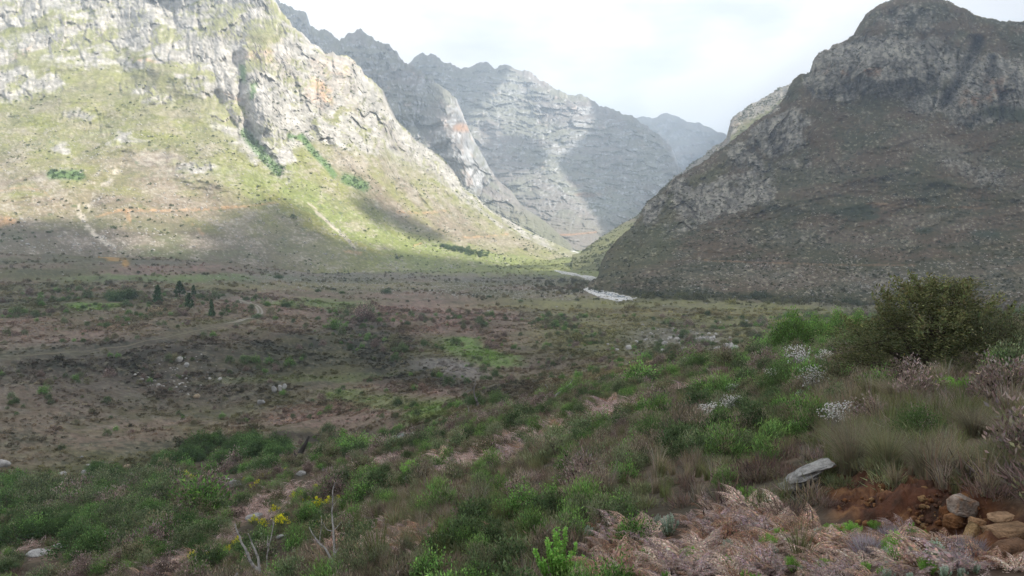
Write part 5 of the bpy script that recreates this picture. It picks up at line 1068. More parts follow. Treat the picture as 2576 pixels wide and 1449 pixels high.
for px, py, h, w, lb in ((1878,1272,60,1.1,'vivid green feathery plant above the dead bracken'), (2290,925,44,1.0,'yellow green plant in front of the big olive bush'), (2385,1000,46,1.0,'fresh green plant right below the big olive bush'), (2180,1000,58,1.0,'pale green feathery plant below the white twigs'), (2215,1045,40,1.0,'small yellow green plant left of the tussocks'),
                         (1035,1200,48,1.1,'vivid green bush on the slope above the yellow flowers'), (2440,1000,50,1.1,'green plant on the right among grey scrub'), (2090,1340,34,1.2,'green tuft at the left foot of the red bank'), (2200,1325,26,1.2,'little green tuft on the red bank')):
    plant('feathery_plant', lb, 'plant', px, py, h, [('foliage', f2, None), ('stem', g2, None)], 'vivid green feathery plants', w)
# yellow pincushion flowers on the plant before the olive bush
p = at(2290, 925); c = np.array([[x, y, z] for x, y, z in zip(RNG.normal(size=9)*.16, RNG.normal(size=9)*.16, RNG.uniform(.35, .62, 9))])
o = tag(obj('pincushion_flowers', M('pincushion_flowers', dots(c, .045, (.38,.25,.015)), M_LEAF), None, tuple(p-np.array([.16, .1, 0]))), 'orange yellow pincushion flower heads before the big olive bush', 'flower')
# silver and sage plants
s3 = shoots(26, 1.0, .40, 90, .07, .016, (.12,.16,.11), (.24,.29,.24)); f3, g3 = M('foliage', s3[0], M_LEAF), M('stem', s3[1], M_BARK)
for px, py, h, w, lb in ((1682,1350,66,1.0,'pale sage green plant beside the dead bracken'), (2352,1448,92,.7,'silvery upright plant in the bracken under the red bank'), (2015,1010,26,1.5,'small silver cushion below the dark round bush'), (2330,1430,40,1.0,'silver tuft beside the upright silvery plant'), (1655,1330,40,.9,'light green stalk beside the sage plant'), (1480,1350,34,1.1,'grey green tuft left of the large dead fern')):
    plant('sage_plant', lb, 'plant', px, py, h, [('foliage', f3, None), ('stem', g3, None)], 'sage and silver plants', w)
s4 = heath(1.0, .6, 900, (.17,.15,.16), .010, .55, 2, .25, .8); m4 = M('lavender_grey_bush', s4, M_LEAF)
for px, py, h, lb in ((2180,1390,62,'lavender grey dead bush under the red bank'), (2240,1360,50,'pale grey twiggy bush against the red bank'), (2440,1400,60,'grey twiggy bush at the right under the ledge'), (2400,1440,60,'dark grey twiggy bush at the bottom right')):
    p = at(px, py); s = h*mpp(p); tag(obj('twiggy_bush', m4, None, tuple(p), (0, 0, RNG.uniform(0, 6)), s), lb, 'bush', 'grey twiggy bushes')

# thicket of the gully, bush by bush
tb = [shrub(1, .72, 80, 34, .075, .032, a_, b_, spread=.095, nst=8, v=.32) for a_, b_ in (((.032,.052,.022),(.055,.09,.032)), ((.045,.075,.028),(.075,.125,.04)), ((.055,.065,.035),(.085,.10,.055)))]
tbf = [M('foliage', q[0], M_LEAF) for q in tb]; tbs = [M('stem', q[1], M_BARK) for q in tb]; TBD = ['dark green', 'mid green', 'grey green']
for ci_, (cx_, cy_, rx_, ry_, n_, h_) in enumerate(((110,1270,150,40,34,46), (330,1255,140,34,30,44), (260,1340,190,34,34,52), (120,1400,130,30,8,56), (420,1380,110,34,14,50), (640,1142,160,14,30,34), (830,1130,90,9,12,20), (640,1190,60,14,7,34), (500,1165,110,14,12,30), (330,1195,160,12,16,30), (60,1235,80,8,7,30))):
    for q in range(n_):
        a_ = RNG.uniform(0, 6.28); r_ = math.sqrt(RNG.random()); px = cx_+math.cos(a_)*r_*rx_; py = cy_+math.sin(a_)*r_*ry_
        if float(clear(np.array([px]), np.array([py]))[0]) > .3: continue
        k = int(RNG.integers(3)) if py > 1200 else int(RNG.integers(2)); h2 = h_*RNG.uniform(.75, 1.5); o = plant('gully_bush', ('tall ' if h2 > h_*1.05 else 'low ' if h2 < h_*.75 else '')+TBD[k]+' thicket bush '+zone(px, py), 'bush', px, py, h2, [('foliage', tbf[k], None), ('stem', tbs[k], None)], 'bushes of the gully thicket', RNG.uniform(.8, 1.2))
# white everlastings: bare stems ending in tight white heads
def everl(n=60, r=.5, hd=.021):
    cen = np.stack([RNG.normal(size=n)*r*.5, RNG.normal(size=n)*r*.5, RNG.uniform(.45, 1.0, n)], 1); st = [tube_arr([[c[0]*.12, c[1]*.12, 0], [c[0]*.6, c[1]*.6, c[2]*.55], c], [.012, .008, .005], (.24,.22,.19), 3) for c in cen]
    hd_c = np.concatenate([c+RNG.normal(size=(5, 3))*.05 for c in cen]); lv = leaf_arr(cen*RNG.uniform(.3, .8, (n, 1)), rnd(n)+[0, 0, .8], .10, .015, jit((.20,.22,.17), n)); return dots(hd_c, RNG.uniform(.6, 1.2, len(hd_c))*hd, (.40,.395,.38)), join(st+[lv])
e1 = everl(); fh, fs = M('flower_heads', e1[0], M_LEAF), M('stems', e1[1], M_BARK)
for px, py, h, w, lb in ((2012,935,72,.85,'tall silvery white flowering shrub against the green skyline bush'), (1945,955,34,1.1,'low white flowering shrub left of the dark round bush'), (2050,1005,78,.9,'white flowering shrub with bare stems right of the dark round bush'), (2108,1092,74,1.25,'white flower heads scattered above the green slope, nearest of the white shrubs'), (1785,1070,48,1.4,'soft white flowering shrub on the middle of the slope'), (1835,1052,52,.9,'white flowering shrub beside the softer one on the slope'),
                         (2072,920,40,.9,'small faded white shrub beside the bare branches'), (1735,1110,34,1.2,'faint white flowering shrub lower on the slope'), (1840,1000,36,.8,'thin white flowering shrub among green heath')):
    plant('everlasting_shrub', lb, 'shrub', px, py, h, [('flower_head', fh, None), ('stem', fs, None)], 'white everlasting shrubs', w)
# yellow flowering shrubs
ys = shrub(1, .6, 60, 30, .08, .02, (.07,.11,.035), (.10,.15,.045), spread=.10, nst=6); yf, ysm = M('foliage', ys[0], M_LEAF), M('stem', ys[1], M_BARK)
tc_ = ys[2][ys[2][:, 2] > .42]; yd = np.concatenate([c*1.07+RNG.normal(size=(16, 3))*.075+[0, 0, .05] for c in tc_[::2]]); yfl = M('flowers', dots(yd, .026, (.36,.33,.02)), M_LEAF)
YP = [(470,1210,30),(660,1225,18),(680,1220,16),(700,1212,15),(718,1205,14),(740,1262,18),(758,1258,16),(775,1278,20),(800,1290,34),(828,1280,26),(706,1345,36),(740,1268,15),(690,1300,22),(750,1325,18),(640,1330,22),(660,1340,26),(600,1385,24),(575,1400,22),(486,1418,24),(520,1385,14),(905,1238,13),(832,1222,12),(650,1238,16),(795,1240,14),(632,1250,18),(525,1410,16),(892,1182,10),(1130,1120,8),(1900,1170,22),(850,1265,16),(810,1325,20),(770,1310,22),(880,1300,13),(615,1222,14),(1160,1128,10)]
for q, (px, py, h) in enumerate(YP):
    z = 'far left one alone by the stony patch' if px < 500 and py < 1300 else ('near the bottom edge left of the dead trees' if py > 1370 else ('in the thin line above the white boulder' if py < 1240 and px < 800 else ('in the clump around the dead trees' if px < 900 else 'on the open slope to the right')))
    plant('yellow_flower_shrub', 'yellow flowering shrub '+z+', %s bush' % ('wide' if h > 24 else 'mid sized' if h > 16 else 'tiny'), 'shrub', px, py, h*1.05, [('foliage', yf, None), ('flowers', yfl, None), ('stem', ysm, None)], 'yellow flowering shrubs')

for q in range(46):      # live shoots pushing through the dead bracken
    px, py = RNG.uniform(1500, 2480), RNG.uniform(1345, 1500); k = q % 3; h = RNG.uniform(24, 52); lb = ('fresh green shoot', 'sage grey tuft', 'bright leafy sprig')[k]
    plant(('green_shoot', 'sage_tuft', 'leafy_sprig')[k], lb+' in dead bracken '+zone(px, py), 'plant', px, py, h, [('foliage', (f2, f3, f1)[k], None), ('stem', (g2, g3, g1)[k], None)], 'shoots in the dead bracken')
# restio sweeps: tall fine tussocks above the bank
gt = [M('blades', tuft(1, 900, .20, c, .0045, .75, .25, 5), M_LEAF) for c in ((.10,.09,.06), (.12,.105,.075), (.09,.088,.05))]
for q, (px, py, h, w, lb) in enumerate(((2140,1185,130,1.0,'tall fine tussock arching over the red bank beside the rock slab'), (2150,1170,150,1.0,'tallest greyish tussock above the red bank'), (2230,1180,130,1.1,'broad dry tussock hanging over the red bank'), (2330,1190,110,1.1,'dry tussock right of the bank top'), (2420,1200,110,1.2,'pale tussock above the sandstone block'), (2520,1210,120,1.2,'tussock on the right edge above the ledges'),
        (2260,1020,70,1.6,'low pale tussock mound below the yellow green plant'), (2330,1030,60,1.6,'rounded grey tussock mound below the olive bush'), (2060,975,64,1.3,'tan tussock behind the white flowers'), (2450,1100,90,1.3,'grey tussock on the right slope'), (2550,1120,90,1.3,'tussock at the right frame edge'), (1060,1330,50,1.8,'dry straw tussock on the slope right of the dead trees'), (1120,1300,44,1.9,'pale straw tussock higher up the open slope'), (1500,1250,46,1.6,'tan grass tussock above the large dead fern'))):
    p = at(px, py); s = h*mpp(p); tag(obj('restio_tussock', gt[q % 3], None, tuple(p), (0, 0, RNG.uniform(0, 6)), (s*w, s*w, s)), lb, 'grass', 'tall fine tussocks')
# hero ferns
for q, (px, py, h, lb) in enumerate(((1530,1448,96,'large feathery dead fern right of the bright sapling'), (1575,1462,70,'smaller dead fern at the foot of the large feathery one'), (1760,1400,80,'pinkish dead fern in front of the sage plant'), (1840,1330,60,'rusty dead fern under the vivid green plant'), (2010,1330,52,'pale dead fern at the left foot of the red bank'), (2060,1390,60,'pink dead fern under the red bank'), (1690,1455,76,'brown dead fern on the bottom edge'), (1930,1450,80,'pinkish grey dead fern at the bottom edge'))):
    p = at(px, py); s = h*mpp(p)/.42; o = obj('bracken_fern', None, None, tuple(p), (0, 0, RNG.uniform(0, 6)), s); k = q % 4
    for f in range(9): obj('frond', me_frond[(k+(f % 3 == 0)) % 4], o, (0, 0, 0), (RNG.uniform(.05, .75), RNG.normal()*.12, 6.283*f/9+RNG.normal()*.2), RNG.uniform(.75, 1.15))
    tag(o, lb, 'fern')

# dead wood ------------------------------------------------------------------
M_DEAD = mat_ground('bleached_wood', .04, .4, .6)
def wood(name, label, base_px, branches, cat, rad=.03, col=(.42,.40,.38), D=None, burnt=0.0):
    p0 = at(*base_px)
    if D is None: D = p0[1]
    arr = []; root = obj(name, None, None, tuple(p0)); root.empty_display_size = .3
    for q, (pts, r0) in enumerate(branches):
        n = len(pts); w = pix2w([a[0] for a in pts], [a[1] for a in pts], D); w[:, 1] += np.cumsum(RNG.normal(size=n)*.04*D/30); w = w-p0
        t = np.linspace(0, n-1, n*4); w2 = np.stack([np.interp(t, np.arange(n), w[:, i]) for i in range(3)], 1); w2[1:-1] = (w2[:-2]+w2[1:-1]*2+w2[2:])/4; w2 += fbm(w2+q*3+p0, .25, 3, seed=q+.5)[:, None]*.02*D/30
        rr = np.linspace(r0, r0*.28, len(w2))*rad*D/30; c = np.tile(np.asarray(col, float), (len(w2)*6, 1)); k = fbm(np.repeat(w2, 6, 0), .12, 3, .6, seed=405); c = mix(c, (.05,.045,.04), np.clip(sstep(.1, .4, k)*.6+burnt, 0, 1))
        v, f, _ = tube_arr(w2, rr, col, 6); obj('trunk' if q == 0 else 'branch', mesh_np('limb', v, f, M_DEAD, c, smooth=True), root)
    return tag(root, label, cat, None)
X = lambda pts: [(566+.2622*x*1.0, 1069+.2622*y) for x, y in pts]
wood('dead_tree', 'bleached forked dead tree at the bottom edge, left of the taller one', X([(350,1449)])[0], [(X([(370,1600),(350,1440),(270,1370),(230,1300),(185,1200),(150,1120),(110,1020),(92,950)]),1.5), (X([(340,1420),(320,1290),(290,1200),(250,1110),(222,1040)]),1.1), (X([(430,1500),(395,1370),(400,1230),(430,1110),(455,1010),(460,900)]),.8), (X([(456,990),(474,930)]),.4), (X([(415,1150),(415,1050)]),.4), (X([(100,1460),(130,1400),(70,1500)]),1.0), (X([(235,1300),(232,1240),(215,1200)]),.5)], 'dead tree', .055)
wood('dead_tree', 'tall thin bleached dead tree with a straight leader above the bottom edge', X([(1040,1449)])[0], [(X([(1035,1600),(1042,1440),(1052,1290),(1044,1130),(1034,1000),(1022,880),(1030,760),(1030,640),(1055,555)]),1.3), (X([(1035,1360),(1010,1270),(955,1180),(900,1130),(850,1060),(812,975)]),1.1), (X([(1045,1010),(1080,980),(1105,940)]),.45), (X([(1052,1250),(1075,1200),(1092,1175)]),.5), (X([(905,1120),(920,1010),(930,930),(918,870)]),.45), (X([(1035,1010),(990,1000),(960,960),(945,925)]),.4), (X([(1030,780),(1060,745),(1080,715)]),.3), (X([(1060,1449),(1085,1380)]),.4)], 'dead tree', .05)
R5 = lambda pts: [(817.6+.5225*x, 691.8+.5225*y) for x, y in pts]
wood('burnt_snag', 'dark burnt snag standing beside the bluish green bush in the gully', R5([(740,650)])[0], [(R5([(742,655),(735,620),(722,590),(715,555),(712,540)]),1.2), (R5([(715,560),(722,530),(724,512)]),.7), (R5([(726,600),(740,580)]),.4)], 'dead tree', .05, (.30,.28,.26), burnt=.45)
wood('dead_stick', 'thin pale dead stick below the burnt snag', R5([(692,685)])[0], [(R5([(694,690),(692,660),(688,632)]),1)], 'dead tree', .04)
wood('fallen_branch', 'bleached fallen branch leaning across the slope above the pink bracken', R5([(1100,600)])[0], [(R5([(1098,605),(1115,575),(1150,550),(1175,525),(1195,500)]),1.1), (R5([(1150,550),(1140,575),(1165,568)]),.5), (R5([(1160,540),(1185,545),(1205,530)]),.5), (R5([(1060,525),(1075,545)]),.4)], 'dead branch', .04)
wood('burnt_stump', 'black burnt stump leaning over the stream gully', (750,1158), [([(748,1160),(758,1135),(768,1118),(777,1098)],2.2), ([(756,1140),(745,1148),(738,1142)],1.2)], 'dead tree', .07, (.06,.05,.045), burnt=.8)
B3 = lambda pts: [(1949.6+.2605*x, 660.4+.2605*y) for x, y in pts]
wood('bare_bush', 'leafless pale branching bush below the big olive bush', B3([(700,1120)])[0], [(B3([(720,1160),(670,1050),(620,960),(540,890)]),1), (B3([(710,1150),(640,1060),(560,1000),(520,960)]),.9), (B3([(730,1170),(650,1130),(580,1130)]),.6), (B3([(700,1110),(690,1040),(640,960),(600,930)]),.6), (B3([(740,1170),(800,1090),(880,1060),(900,1000)]),.5), (B3([(880,1060),(910,1080)]),.3), (B3([(700,1060),(780,1080),(840,1090)]),.5)], 'dead bush', .022, (.36,.34,.31))
wood('bare_bush', 'curved white bare stems under the nearest white flowers', B3([(475,1300)])[0], [(B3([(475,1305),(400,1260),(320,1220),(280,1170),(245,1110)]),1.1), (B3([(480,1300),(465,1240),(450,1170)]),.8), (B3([(330,1225),(300,1150),(290,1100)]),.5), (B3([(480,1290),(520,1200),(540,1130)]),.5)], 'dead bush', .024, (.50,.48,.45))
S6 = lambda pts: [(1635.2+.5661*x, 628.9+.5661*y) for x, y in pts]
wood('bare_stalk', 'two thin arching bare stalks left of the vivid green plant', S6([(240,1160)])[0], [(S6([(250,1165),(210,1135),(180,1100),(168,1050)]),.8), (S6([(245,1150),(215,1090),(190,1010)]),.5), (S6([(250,1130),(240,1060),(232,1000)]),.5)], 'dead bush', .014, (.34,.31,.28))
wood('hanging_stems', 'dry stems hanging down the red bank left of the sandstone block', S6([(1180,1040)])[0], [(S6([(1170,1040),(1200,1100),(1230,1150),(1262,1200)]),.5), (S6([(1180,1045),(1240,1110),(1290,1160)]),.5), (S6([(1190,1045),(1220,1130),(1240,1190)]),.4)], 'dead bush', .012, (.28,.25,.21))
wood('dead_stick', 'leaning grey stick on the shoulder left of the skyline bushes', (1945,888), [([(1946,892),(1945,875),(1944,858)],1), ([(1946,880),(1951,868)],.5)], 'dead tree', .03, (.30,.27,.25))
wood('fallen_branch', 'dark gnarled branch against the rock slab', S6([(620,1080)])[0], [(S6([(625,1100),(608,1050),(600,1010),(612,985)]),1), (S6([(605,1040),(590,1000)]),.6)], 'dead branch', .02, (.10,.08,.07), burnt=.4)

# rocks -----------------------------------------------------------------------
def rock(name, label, px, py, wpx, hpx, seed, col=(.42,.40,.375), depth=.7, rot=0.0, tilt=(0, 0), group=None, sub=3, col2=None, cuts=9, sink=.25, mat=None):
    p = at(px, py); k = mpp(p); V, Fq, c = boulder(sub, seed, 1.0, col, cuts, col2); mn = V.min(0); mxx = V.max(0); V = (V-(mn+mxx)/2)/(mxx-mn)
    me = mesh_np('rock', V, Fq, mat or M_STONE, c)
    return tag(obj(name, me, None, (p[0], p[1], p[2]+hpx*k*(.5-sink)), (tilt[0], tilt[1], rot), (wpx*k, wpx*k*depth, hpx*k)), label, 'rock', group)
# the pale layered slab: beds stacked and stepped
def slab():
    p = at(2024, 1226); k = mpp(p)*.92; p = p-np.array([0, 0, 6*k]); root = obj('rock_slab', None, None, tuple(p)); tag(root, 'long pale layered rock slab cropping out left of the red bank', 'rock')
    for q, (x, z, w, h, d, tl, c) in enumerate(((22,70,112,13,80,-.40,(.33,.32,.30)), (4,56,108,10,70,-.42,(.26,.25,.235)), (-8,36,84,26,70,-.34,(.30,.29,.275)), (-42,14,60,20,60,-.30,(.24,.23,.22)), (14,10,64,24,60,-.25,(.19,.17,.155)), (62,84,36,10,50,-.35,(.30,.20,.13)))):
        V, Fq, cc = boulder(3, 60+q, 1.0, c, 12, np.array(c)*.6); mn, mm_ = V.min(0), V.max(0); V = (V-(mn+mm_)/2)/(mm_-mn); V = np.sign(V)*np.abs(V*2)**.62*.5*(1+fbm(V*3+q, .6, 3, seed=q)[:, None]*.10)
        obj('rock_bed', mesh_np('rock_bed', V, Fq, M_STONE, cc), root, (x*k, -.1*q*k, z*k*.92), (0, tl, .1*q), (w*k, d*k, h*k))
slab()
def blocky(name, label, px, py, w, h, d, seed, col, rot=0, tl=0, lift=0.0, col2=None):
    p = at(px, py); k = mpp(p); V, Fq, cc = boulder(3, seed, 1.0, col, 8, np.array(col)*.5 if col2 is None else col2); mn, mm_ = V.min(0), V.max(0); V = (V-(mn+mm_)/2)/(mm_-mn); V = np.sign(V)*np.abs(V*2)**.55*.5*(1+fbm(V*3+seed, .5, 4, seed=seed)[:, None]*.12)
    tag(obj(name, mesh_np('sandstone_block', V, Fq, M_STONE, cc), None, (p[0], p[1], p[2]+(h*.4+lift)*k), (0, tl, rot), (w*k, d*k, h*k)), label, 'rock', None)
blocky('sandstone_block', 'grey topped sandstone block jutting from the top of the red bank', 2420, 1285, 60, 52, 60, 81, (.30,.25,.21), .2, .05, 0, (.36,.21,.12))
blocky('sandstone_block', 'ochre block wedged under the grey topped one', 2398, 1318, 46, 34, 40, 82, (.26,.13,.06), .5)
blocky('sandstone_ledge', 'orange ledge edge right of the grey topped block', 2462, 1318, 46, 22, 40, 83, (.40,.24,.13), -.2, .1)
blocky('sandstone_ledge', 'pale orange upper ledge on the right', 2520, 1306, 62, 16, 50, 84, (.42,.27,.16), .1, -.12)
blocky('sandstone_ledge', 'broad ochre ledge at the right frame edge', 2540, 1352, 130, 40, 70, 85, (.30,.19,.11), .05, -.08)
blocky('sandstone_ledge', 'leaning ochre slab under the ledges', 2440, 1362, 26, 62, 30, 86, (.30,.20,.10), .3, .35)
blocky('sandstone_ledge', 'dark brown ledge low at the right frame edge', 2545, 1410, 110, 44, 60, 87, (.15,.085,.05), .1, -.05)
for q, (px, py, w, h, lb) in enumerate(((2160,1310,18,14,'small yellow brown clod on the red bank'), (2235,1320,34,22,'ochre stone low on the red bank'), (2260,1245,12,9,'small pale stone high on the red bank'), (2120,1325,14,10,'orange pebble at the left of the red bank'), (2300,1300,20,14,'brown clod in the middle of the red bank'), (2470,1400,14,8,'bright orange stone below the ledges'), (2190,1290,16,10,'red clod on the red bank'), (2350,1330,20,14,'dark clod near the grey topped block'))):
    rock('bank_stone', lb, px, py, w, h, 90+q, ((.30,.17,.06), (.30,.18,.08), (.38,.33,.28), (.36,.17,.06), (.2,.1,.05), (.42,.22,.08), (.22,.09,.05), (.15,.08,.05))[q], sub=2)
RK = [(757,1207,28,18,'white rounded boulder among the yellow flowers'), (640,1312,46,18,'long pale flat rock in the pink bracken left of the dead trees'), (158,1188,24,12,'white boulder in the middle of the left gully row'), (214,1187,20,14,'white boulder with an orange foot on the left gully row'), (320,1177,18,18,'upright white boulder standing in green shrubs'), (6,1180,40,22,'large pale boulder at the left frame edge'), (60,1212,14,12,'small white boulder left in the gully row'), (98,1210,16,12,'pointed white boulder in the gully row'), (30,1226,20,8,'leaning pale slab at the left of the gully'),
      (424,1150,9,8,'tiny white stone in the dark thicket'), (206,1152,9,6,'tiny white stone above the gully row'), (222,1170,11,6,'small pale stone beside the orange footed boulder'), (100,1402,60,20,'grey rock slab in the lower left corner'), (150,1380,34,12,'pale rock edge above the lower left slab'), (495,1000,17,15,'white boulder standing out in the dark scrub slope'), (1018,1208,22,14,'white rock half hidden by a dark bush'), (708,1358,28,12,'low white stones right of the forked dead tree'), (735,1150,14,6,'pale stone beside the burnt stump'),
      (548,1248,40,22,'tan boulder in the stony patch'), (590,1230,34,24,'grey boulder at the right of the stony patch'), (520,1218,30,16,'small tan boulder left in the stony patch'), (440,1285,34,12,'flat tan rock below the stony patch'), (1445,952,18,8,'brown rock above the fallen branch'), (450,915,20,18,'pale rock on the dark scrub bank'), (470,925,14,14,'small pale rock beside the rock on the scrub bank'), (690,985,14,22,'leaning pale slab on the bank right of the dark slope'), (704,983,12,20,'second leaning pale slab on the bank'), (716,980,12,18,'third leaning pale slab on the bank'), (657,1010,20,14,'pinkish rock left of the leaning slabs'), (400,970,12,12,'grey rock amid the dark slope')]
for q, (px, py, w, h, lb) in enumerate(RK): rock('boulder', lb, px, py, w, h, 100+q, ((.40,.39,.37), (.33,.32,.305), (.42,.40,.375))[q % 3] if 'tan' not in lb and 'brown' not in lb else (.36,.28,.19), rot=RNG.uniform(-.5, .5), tilt=(0, RNG.uniform(-.15, .15)), sub=3 if w > 20 else 2, sink=.18)
rockm = [o.data for o in S_ROCK.objects]
def rocks(name, Q, S, label, group, hi=1.0):
    for i in range(len(Q)): tag(obj(name, rockm[i % 5], None, tuple(Q[i]), (RNG.normal()*.2, RNG.normal()*.2, RNG.uniform(0, 6)), (S[i], S[i], S[i]*hi)), label, 'rock', group)
def in_px(n, fx, fy):
    x, y = fx(n), fy(n); return gp(x, y)
# rocky outcrop on the terrace edge right of centre
n = 110; x = RNG.normal(size=n)*70+1700; y = 858+RNG.normal(size=n)*15; Q = gp(x, y); rocks('outcrop_rock', Q, RNG.lognormal(-.3, .45, n)*1.15, 'jagged pale rock in the outcrop on the terrace edge right of centre', 'rocks of the terrace outcrop', 1.3)
n = 40; x = 1775+RNG.random(n)*75; y = 845+(x-1775)*.52+RNG.normal(size=n)*4; Q = gp(x, y); rocks('outcrop_rock', Q, RNG.lognormal(-.2, .4, n)*1.2, 'pale rock in the slanting rib at the right end of the terrace outcrop', 'rocks of the slanting rib', 1.4)
n = 70; x = 460+RNG.normal(size=n)*75; y = 940+RNG.normal(size=n)*24; Q = gp(x, y); rocks('bank_rock', Q, RNG.lognormal(-1.0, .5, n)*1.1, 'pale weathered rock on the dark scrub bank below the dirt road', 'rocks on the scrub bank', 1.0)
n = 60; x = 160+RNG.random(n)*260; y = 775+RNG.random(n)*55; Q = gp(x, y); rocks('field_stone', Q, RNG.lognormal(-1.0, .4, n)*1.2, 'pale stone lying on the heath left of the small trees', 'stones on the heath left of the trees', .8)
n = 60; x = 490+RNG.random(n)*110+RNG.normal(size=n)*10; y = 1222+RNG.normal(size=n)*14-(x-540)*.25; Q = gp(x, y); rocks('gully_stone', Q, RNG.lognormal(-1.6, .5, n)*1.6, 'tan stone of the gravel patch in the lower left gully', 'stones of the gravel patch', .7)
n = 45; x = 905+RNG.random(n)*135; y = 1117-(x-905)*.07+RNG.normal(size=n)*4; Q = gp(x, y); Q[:, 2] += 1.2; rocks('stream_stone', Q, RNG.lognormal(-1.2, .4, n)*1.1, 'pale stone along the stream in the gully', 'stones along the stream', .9)
n = 200; x = 640+RNG.random(n)*880; y = 715+(x-640)*.03+RNG.normal(size=n)*11; Q = gp(x, y); rocks('plain_boulder', Q, RNG.lognormal(-.55, .45, n)*1.25, 'white boulder strewn across the stony flat before the lit slope', 'white boulders on the stony flat', .8)
Q, s = stones('', '', None, lambda px, py, P: .02*np.clip(ell(px,py,1050,722,470,20,2)*1.5+.05+ell(px,py,1300,730,200,14,2)*2, 0, 2)*(P[:, 1] > 500)*(P[:, 1] < 1700), 7000, .35, 1.4)
scatter('stone_litter', 'white stone litter over the stony flat', S_ROCK, 5, Q, s)
S_COB = source('cobble', [M('cobble', boulder(2, 20+k, .6, (.66,.64,.61)), M_STONE) for k in range(3)])
def d_riv(px, py, P):
    a = inpoly(px, py, K([(560,208),(740,236),(900,264),(1060,295),(1022,345),(1002,370),(1060,425),(1150,436),(1230,464),(1390,494),(1210,532),(1060,496),(900,440),(850,398),(960,378),(1000,345),(870,288),(560,222)])); return a*.10
Q, s = stones('', '', None, d_riv, 7000, .4, 2.0); Q[:, 2] += .25
scatter('river_cobbles', 'white cobbles and boulders of the riverbed', S_COB, 3, Q, s)

n = 260; x = 2290+RNG.normal(size=n)*130; y = 1285+RNG.normal(size=n)*32; ok = z_bank(x, y) > .3; Q = gp(x[ok], y[ok]); S_CL = source('clod', [M('clod', boulder(1, 40+k, .7, c), M_STONE) for k, c in enumerate(((.16,.07,.03), (.22,.11,.05), (.10,.05,.03), (.28,.17,.08)))])
scatter('earth_clods', 'crumbled red and ochre clods lying on the earth bank', S_CL, 4, Q, RNG.lognormal(-3.4, .5, len(Q)))
# ------------------------------------------------------------------ small trees and bushes of the valley floor
def conetree(h=1, r=.28, ncl=80, col=(.035,.062,.028), tip=(.06,.09,.04)):
    z = RNG.uniform(.08, 1, ncl)**.9; rr = r*(1.02-z)**.65*RNG.uniform(.5, 1.05, ncl); a = RNG.uniform(0, 6.28, ncl); c = np.stack([rr*np.cos(a), rr*np.sin(a), z], 1); n = ncl*16; ci = np.repeat(np.arange(ncl), 16)
    pos = c[ci]+rnd(n)*.035; cc = jit(col, n, .25)*(1+.25*RNG.normal(size=ncl))[ci][:, None]; return leaf_arr(pos, rnd(n)*.6+np.array([0, 0, .5])+c[ci]*[1.5, 1.5, 0], RNG.uniform(.06, .11, n), .04, np.clip(cc, .006, .5)), tube_arr([[0, 0, -.05], [0, 0, .5], [0, 0, .93]], [.03, .02, .005], (.09,.07,.055), 6)
ct = [conetree(1, r) for r in (.26, .36, .30)]; cf = [M('crown', a, M_LEAF) for a, _ in ct]; cs = [M('trunk', b_, M_BARK) for _, b_ in ct]
for q, (px, py, h, w, k, lb) in enumerate(((397,766,44,1.0,0,'dark conical tree alone between the bush clump and the other trees'), (452,741,36,1.1,1,'broad lighter green tree at the back of the small tree group'), (487,742,26,.9,2,'small dark tree right of the broad lighter one'), (476,776,40,.9,1,'green tree in the front of the small tree group'), (533,792,42,.7,2,'thin sparse grey green tree nearest the dirt road'), (550,752,12,.8,0,'tiny dark conifer where the dirt road starts'))):
    p = at(px, py); s = h*mpp(p); o = obj('small_tree', None, None, tuple(p), (0, 0, q), (s*w, s*w, s)); obj('crown', cf[k], o); obj('trunk', cs[k], o); tag(o, lb, 'tree', 'small trees on the terrace')
vb = shrub(1, .8, 60, 24, .12, .05, (.04,.065,.03), (.065,.09,.04), spread=.13, nst=4); vbm = M('foliage', vb[0], M_LEAF); vbs = M('stem', vb[1], M_BARK)
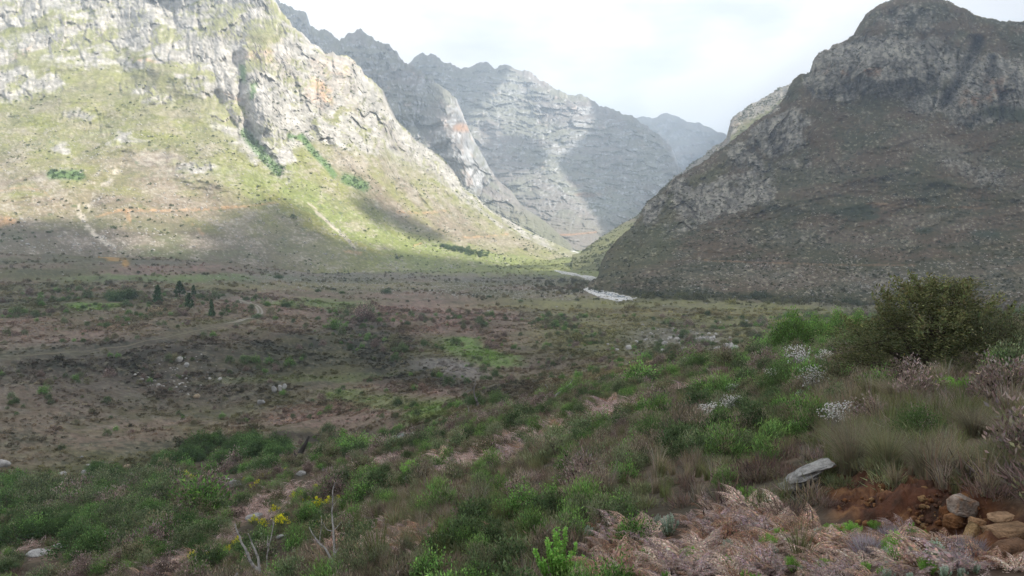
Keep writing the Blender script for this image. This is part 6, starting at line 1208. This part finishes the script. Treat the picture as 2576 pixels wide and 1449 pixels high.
VB = [(280,752,22,1.0,'dark bush at the left end of the clump on the terrace'), (297,754,26,1.0,'tall dark bush in the middle of the clump on the terrace'), (313,753,24,1.0,'dark bush right of the middle of the terrace clump'), (328,751,26,.9,'tall bush at the right end of the terrace clump'), (290,756,17,1.2,'low bush in front of the terrace clump'), (972,740,13,1.3,'lone dark round bush on the stony flat'), (800,735,8,1.3,'small dark bush on the flat left of the lone round one'), (800,803,9,1.1,'dark bush right of the dirt road bend'), (1025,822,10,1.0,'dark bush on the pink heath'), (1065,864,15,.6,'narrow upright bush on the pink heath'), (1157,803,9,1.0,'dark bush on the pink heath, right hand one'), (1090,948,14,.5,'narrow green bush above the meadow'),
      (1000,1020,20,.8,'green bush in the green meadow'), (1042,1025,18,.8,'second green bush in the green meadow'), (510,750,8,1.2,'small dark bush between trees and road start'), (648,800,12,1.6,'dark bush at the inner bend of the dirt road'), (720,778,12,1.4,'brownish bush right of the dirt road bend'), (620,757,9,1.3,'olive bush beside the far end of the dirt road'), (40,1010,14,.8,'green bush on the left slope near the frame edge'), (375,768,8,1,'tiny bush left of the conical tree'), (860,738,7,1.4,'flat dark bush on the stony flat left'), (930,960,8,1.2,'small bush above the meadow left'), (910,770,7,1.2,'small dark bush on the heath left of centre'), (1230,752,6,1.4,'small dark bush near the stony flat centre'), (1310,760,6,1.4,'small dark bush nearer the river'), (560,745,7,1.2,'small dark bush by the road start'), (240,768,7,1.0,'small bush in the green patch left'), (700,700,9,1.8,'dark scrubby bush at the lit slope foot')]
for q, (px, py, h, w, lb) in enumerate(VB):
    p = at(px, py); s = h*mpp(p); o = obj('valley_bush', None, None, tuple(p), (0, 0, q*1.3), (s*w, s*w, s)); obj('foliage', vbm, o); obj('stem', vbs, o); tag(o, lb, 'bush', 'dark bushes of the valley floor')
n = 26; x = 1110+RNG.random(n)*110; y = 622+(x-1110)*.22+RNG.normal(size=n)*3; Ls = LT(x, y); Q = pix2w(x, y, Ls*1.0)
LB_ = BVHTree.FromObject(ML['o'], DG)
for i in range(n):
    h_ = LB_.ray_cast(Vector((0, 0, 0)), Vector(Q[i].tolist()).normalized())
    if h_[0] is None: continue
    s = RNG.uniform(5, 9)*h_[0].y/F; tag(obj('hillside_tree', vbm, None, tuple(h_[0]), (0, 0, i), s), 'small green tree in the row on the sunlit grass ramp', 'tree', 'small trees on the sunlit ramp')
